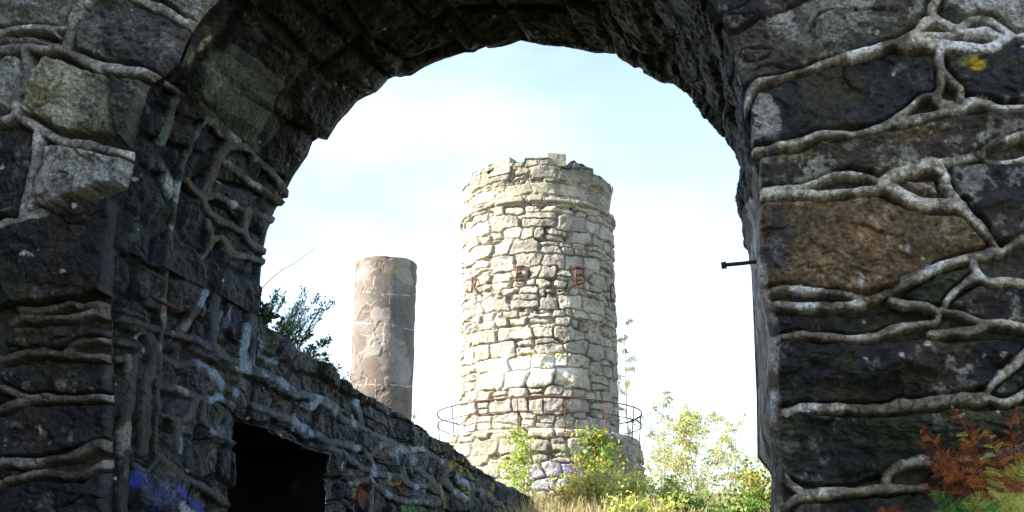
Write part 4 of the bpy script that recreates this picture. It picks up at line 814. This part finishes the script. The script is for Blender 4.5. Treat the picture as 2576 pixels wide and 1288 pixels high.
bush(1730, 1262, 17.5, 60, 1, 'low dark green broad leaved plant below the birches', ((.07, .14, .03), (.13, .21, .04)), 36, 420, .12)
bush(1850, 1262, 16.5, 60, 1, 'low bright green plant along the bottom near the right pier', ((.16, .26, .05), (.11, .19, .04)), 37, 520, .09)
bush(1610, 1262, 17.0, 70, 1, 'bright leafy shrub lowest before the tower base', YG+((.42, .38, .07),), 38, 700, .08)
# dry grass on the hill
def grass(name, spots, n, hr, cols, seed, kind='stuff', wid=.008, parent=None, hang=False):
    r = np.random.default_rng(seed); g = Geo()
    for m in range(n):
        x, y, z = spots(r); h = r.uniform(*hr); a = r.uniform(0, 2*pi); l = r.uniform(.1, .6)*h; d = V3(cos(a)*l, sin(a)*l, 0); s = V3(-sin(a+r.normal(0, 1)), cos(a), 0)*wid*r.uniform(.6, 1.4); p = V3(x, y, z-.02)
        c = A(cols[r.integers(len(cols))])*r.uniform(.7, 1.3)
        if hang: P3 = [p, p+d*.5+V3(0, 0, h*.25), p+d*1.0+V3(0, 0, -h*.2), p+d*1.1-V3(0, 0, h*.7)]
        else: P3 = [p, p+d*.2+V3(0, 0, h*.5), p+d*.55+V3(0, 0, h*.85), p+d+V3(0, 0, h*.97)]
        g.add([P3[0]-s, P3[0]+s, P3[1]-s*.8, P3[1]+s*.8, P3[2]-s*.5, P3[2]+s*.5, P3[3]], [[0, 1, 3, 2], [2, 3, 5, 4], [4, 5, 6]], np.clip(c, .01, .8))
    return g.make(name, M_LEAF, parent)
def hill_spot(r):
    y = r.uniform(15, 30); px = r.uniform(1250, 2500); p = at_y(px, 1288, y); return p[0], y, GZ(p[0], y)
tag(grass('grass', hill_spot, 20000, (.18, .55), ((.42, .34, .18), (.36, .30, .14), (.26, .28, .08), (.48, .40, .24)), 41), None, None, None, 'stuff')
# plants on top of the retaining wall
def wt(px, back=.2):
    """a point on the wall top under picture column px"""
    py = np.interp(px, [p[0] for p in TOPL], [p[1] for p in TOPL]); d, z = on_reveal(px, py); return O0+d*AX+(z+.02)*ZZ-BX*back
def stemplant(px, pxt, pyt, back, label, cols, seed, n=6, ll=.035, lw=.016, nl=160, spread=.12, name='wall_plant', needles=False, bark=(.10, .08, .05)):
    r = np.random.default_rng(seed); b = wt(px, back); y = b[1]; tip = at_y(pxt, pyt, y+.05); t = empty(name, b, label, 'plant', 'plants growing on the retaining wall'); gt, gl = Geo(), Geo()
    for s in range(n):
        e = tip+r.normal(0, spread, 3)*A([1, .8, .45])-V3(0, 0, abs(r.normal(0, spread*1.0)))*(s > 0); Q = [b+r.normal(0, .03, 3)*(f > 0)*.4+(e-b)*A([f**1.2, f**1.2, f**.9]) for f in np.linspace(0, 1, 7)]
        gt.tube(Q, [.0055*(1-.11*j) for j in range(7)], bark, 4, False); Q = A(Q)
        for m in range(nl//n):
            f = 6*(1-r.random()**1.6*.75); j = min(int(f), 5); p = Q[j]+(Q[j+1]-Q[j])*(f-j)+r.normal(0, .012, 3); c = A(cols[r.integers(len(cols))])*r.uniform(.6, 1.4)
            d = rdir(r)+(e-b)/np.linalg.norm(e-b)*.7; L = ll*r.uniform(.6, 1.4); gl.leaf(p, d, rdir(r), L, lw*r.uniform(.7, 1.3), np.clip(c, .005, .8))
    gt.make('stem', M_BARK, t, True); gl.make('foliage', M_LEAF, t)
DG = ((.045, .085, .025), (.07, .13, .035), (.04, .06, .03)); BG = ((.12, .22, .13), (.10, .19, .10), (.15, .26, .12))
stemplant(655, 668, 765, .12, 'dark leafy plant tucked in the corner against the arch', DG, 51, 9, .06, .045, 330, .10)
stemplant(690, 712, 735, .2, 'upright plant with grey green tips, tallest on the retaining wall', BG, 52, 6, .045, .02, 200, .07)
stemplant(735, 752, 785, .2, 'bushy pine seedling with blue green needles on the retaining wall', BG, 53, 9, .10, .006, 700, .09)
stemplant(770, 792, 742, .25, 'wiry heather with dark upright stems beside the pine seedling', DG+BG[:1], 54, 11, .035, .016, 330, .13)
stemplant(800, 824, 762, .25, 'thin twiggy plant with tufted tip, rightmost of the tall wall plants', BG+DG, 55, 5, .04, .018, 130, .07)
stemplant(720, 730, 835, .1, 'low dark heather mat hanging over the wall edge', DG, 56, 12, .035, .02, 520, .12)
stemplant(790, 820, 865, .12, 'low dark heather clump right of the tall wall plants', DG, 57, 12, .035, .02, 420, .12)
stemplant(850, 862, 905, .1, 'small dry brown twigs where the wall drops before the chimney', ((.22, .13, .06), (.10, .09, .04)), 58, 8, .03, .016, 70, .11)
stemplant(905, 885, 930, .2, 'bare brown twigs in front of the chimney foot', ((.25, .11, .05), (.16, .10, .06)), 59, 9, .028, .016, 60, .12)
stemplant(660, 690, 640, .3, 'long bare grass stalks arching into the sky beside the arch', ((.2, .18, .1),), 60, 5, .02, .006, 20, .16)
stemplant(1010, 1000, 1000, .3, 'few thin stalks standing on the wall below the chimney', ((.12, .13, .05),), 61, 5, .025, .012, 40, .08)
def wall_spot(r):
    p = wt(r.uniform(735, 880), r.uniform(-.02, .25)); return p[0], p[1], p[2]
tag(grass('dry_grass', wall_spot, 420, (.12, .34), ((.20, .15, .08), (.13, .11, .05), (.28, .21, .12)), 62, wid=.003, hang=True), None, None, None, 'stuff')
def wall_spot2(r):
    p = wt(r.uniform(650, 1300), r.uniform(.1, .7)); return p[0], p[1], p[2]
tag(grass('wall_grass', wall_spot2, 700, (.06, .22), ((.10, .12, .04), (.16, .14, .06), (.07, .10, .03)), 63, wid=.004), None, None, None, 'stuff')
# ------------------------------------------------------------------ bracken by the right pier
BRK = ((.42, .12, .03), (.22, .05, .03), (.55, .19, .04), (.13, .033, .025)); YGN = ((.60, .60, .11), (.48, .56, .10), (.70, .60, .12)); GRN = ((.12, .26, .05), (.17, .34, .07))
bk = empty('bracken_fern', on_face3(2490, 1420, -.55), 'rust brown bracken clump with some yellow green fronds before the right pier', 'fern')
def frond(pts, dep, cols, seed, width, curl=.4, n=22):
    r = np.random.default_rng(seed); C2 = spline(Z('BR', pts), 8); m = len(C2); P = A([on_face3(x, y, -dep*(1-.25*k/m)-.05*sin(k*.3)) for k, (x, y) in enumerate(C2)])
    g = Geo(); stemc = A(cols[0])*.8; g.tube(P, [.0065*(1-.8*k/m)+.001 for k in range(m)], np.clip(stemc, .03, .5), 5); L_ = np.r_[0, np.cumsum(np.linalg.norm(np.diff(P, axis=0), axis=1))]
    tot = L_[-1]; vw = -AX
    for s in np.linspace(.10, .985, n-1):
        k = np.interp(s*tot, L_, np.arange(m)); i = min(int(k), m-2); p = P[i]+(P[i+1]-P[i])*(k-i); tg = P[i+1]-P[i]; tg = tg/(np.linalg.norm(tg)+1e-9); sdv = np.cross(tg, vw); sdv /= np.linalg.norm(sdv)
        wl = width*(1-s)**.75*(.55+.45*min(1, (s-.1)*4))*r.uniform(.75, 1.15)+.012
        for sg in (-1, 1):
            if r.random() < .06: continue
            d = sdv*sg*.95+tg*.35+vw*r.uniform(-.35, .45); d /= np.linalg.norm(d); q = p.copy(); nseg = 9; c0 = A(cols[r.integers(len(cols))])*r.uniform(.45, 1.4); cz = curl*r.uniform(.4, 1.6)
            ax = np.cross(d, tg); nn = np.cross(d, vw)
            for j in range(nseg):
                f = j/nseg; st = wl/nseg; lw = wl*.20*(1-f)**.7+.0025
                d2 = np.cross(d, vw); d2 /= np.linalg.norm(d2)+1e-9
                for s2 in (-1, 1):
                    e = d2*s2+d*.55+vw*r.uniform(-.3, .3)*(1+curl); g.leaf(q, e, vw+rdir(r)*.25, lw*1.15, st*.8, np.clip(c0*r.uniform(.75, 1.3), .008, .6))
                q = q+d*st; d = d+(tg*.5*sg*sg-ZZ*.35-vw*.15)*cz*f*.5+rdir(r)*.05*curl; d /= np.linalg.norm(d)
    o = g.make('frond', M_LEAF, bk); return o
FR = [([(1330,1330),(1240,1200),(1150,1060),(1075,965),(1035,920),(1012,893),(1022,876)], .30, BRK, .10, .8), ([(1345,1330),(1320,1180),(1275,1010),(1220,890),(1165,800),(1158,786)], .42, BRK+YGN[2:], .12, .6),
 ([(1400,1330),(1450,1150),(1455,1000),(1435,900),(1450,830),(1480,790),(1455,782)], .45, BRK, .09, .9), ([(1310,1330),(1200,1180),(1090,1070),(1020,985),(978,940)], .25, BRK, .11, .6),
 ([(1360,1330),(1330,1200),(1270,1070),(1225,980),(1212,930)], .5, BRK, .11, .8), ([(1380,1330),(1400,1180),(1380,1060),(1345,960),(1320,890)], .55, BRK+YGN[:1], .12, .5),
 ([(1370,1330),(1300,1220),(1200,1130),(1110,1080),(1060,1070)], .48, BRK, .11, .7), ([(1420,1330),(1500,1150),(1530,1000),(1520,880),(1500,820)], .4, BRK, .12, .6),
 ([(1340,1330),(1270,1240),(1190,1200),(1090,1190),(1000,1180)], .35, BRK[:2], .08, .8), ([(1350,1330),(1310,1150),(1240,1080),(1150,1030),(1060,1010)], .38, BRK, .10, .8),
 ([(1450,1340),(1430,1240),(1440,1160),(1480,1090),(1530,1060)], .6, YGN, .13, .25), ([(1480,1340),(1400,1265),(1320,1225),(1240,1222)], .66, YGN, .12, .2), ([(1400,1350),(1340,1290),(1260,1250),(1200,1250)], .7, YGN+GRN, .09, .2),
 ([(1320,1360),(1220,1290),(1120,1230),(1040,1200)], .5, GRN, .10, .2), ([(1450,1350),(1500,1280),(1560,1230)], .7, YGN, .12, .2), ([(1420,1350),(1450,1270),(1520,1180),(1570,1150)], .62, YGN+BRK[2:3], .13, .3),
 ([(1200,1370),(1120,1310),(1050,1290)], .45, GRN, .07, .2), ([(960,1360),(900,1310),(850,1284),(790,1288)], .3, BRK, .07, .8), ([(1390,1340),(1420,1130),(1410,1000),(1395,960)], .5, BRK, .10, .8)]
for k, (pts, dep, cols, w, cu) in enumerate(FR): frond(pts, dep, cols, 70+k, w, cu)
# ------------------------------------------------------------------ sun and sky
sl = bpy.data.lights.new('sun', 'SUN'); sl.energy = 4.0; sl.angle = R_(.53); sl.color = (1, .93, .82)
so = bpy.data.objects.new('sun', sl); COL.objects.link(so)
from mathutils import Vector
so.rotation_euler = Vector(-SUN).to_track_quat('-Z', 'Y').to_euler()
w = bpy.data.worlds.new('World'); SC.world = w; w.use_nodes = True; N = w.node_tree.nodes; L = w.node_tree.links
sky = N.new('ShaderNodeTexSky'); sky.sky_type = 'NISHITA'; sky.sun_disc = False; sky.sun_elevation = SUN_EL; sky.sun_rotation = math.atan2(SUN[0], SUN[1]); sky.air_density = 1.0; sky.dust_density = .9; sky.ozone_density = 1.0
tc = N.new('ShaderNodeTexCoord'); mp = N.new('ShaderNodeMapping'); mp.inputs['Scale'].default_value = (1.2, 1.2, 3.6); mp.inputs['Rotation'].default_value = (0, R_(-24), R_(8)); mp.inputs['Location'].default_value = (.35, .1, .15); L.new(tc.outputs['Generated'], mp.inputs['Vector'])
ns = N.new('ShaderNodeTexNoise'); ns.inputs['Scale'].default_value = 2.6; ns.inputs['Detail'].default_value = 7; ns.inputs['Roughness'].default_value = .5; L.new(mp.outputs[0], ns.inputs['Vector'])
mr = N.new('ShaderNodeMapRange'); mr.inputs[1].default_value = .40; mr.inputs[2].default_value = .84; el2 = N.new('ShaderNodeMapRange'); el2.inputs[1].default_value = .45; el2.inputs[2].default_value = .8; el2.inputs[3].default_value = .22; el2.inputs[4].default_value = .12; mr.inputs[3].default_value = .42; L.new(ns.outputs[0], mr.inputs[0])
sx = N.new('ShaderNodeSeparateXYZ'); L.new(tc.outputs['Generated'], sx.inputs[0]); el = N.new('ShaderNodeMapRange'); el.inputs[1].default_value = .42; el.inputs[2].default_value = .68; el.inputs[3].default_value = .06; el.inputs[4].default_value = .0; L.new(sx.outputs[2], el.inputs[0]); L.new(el.outputs[0], mr.inputs[3]); L.new(sx.outputs[2], el2.inputs[0]); L.new(el2.outputs[0], mr.inputs[4])
mxs = N.new('ShaderNodeMix'); mxs.data_type = 'RGBA'; L.new(mr.outputs[0], mxs.inputs[0]); L.new(sky.outputs[0], mxs.inputs[6]); mxs.inputs[7].default_value = (11, 11, 11.2, 1)
bg = N['Background']; bg.inputs['Strength'].default_value = .098; L.new(mxs.outputs[2], bg.inputs['Color'])
SC.view_settings.view_transform = 'Standard'; SC.view_settings.look = 'None'; SC.view_settings.exposure = 2.05; SC.view_settings.gamma = 1
SC.cycles.use_denoising = True; SC.cycles.max_bounces = 8
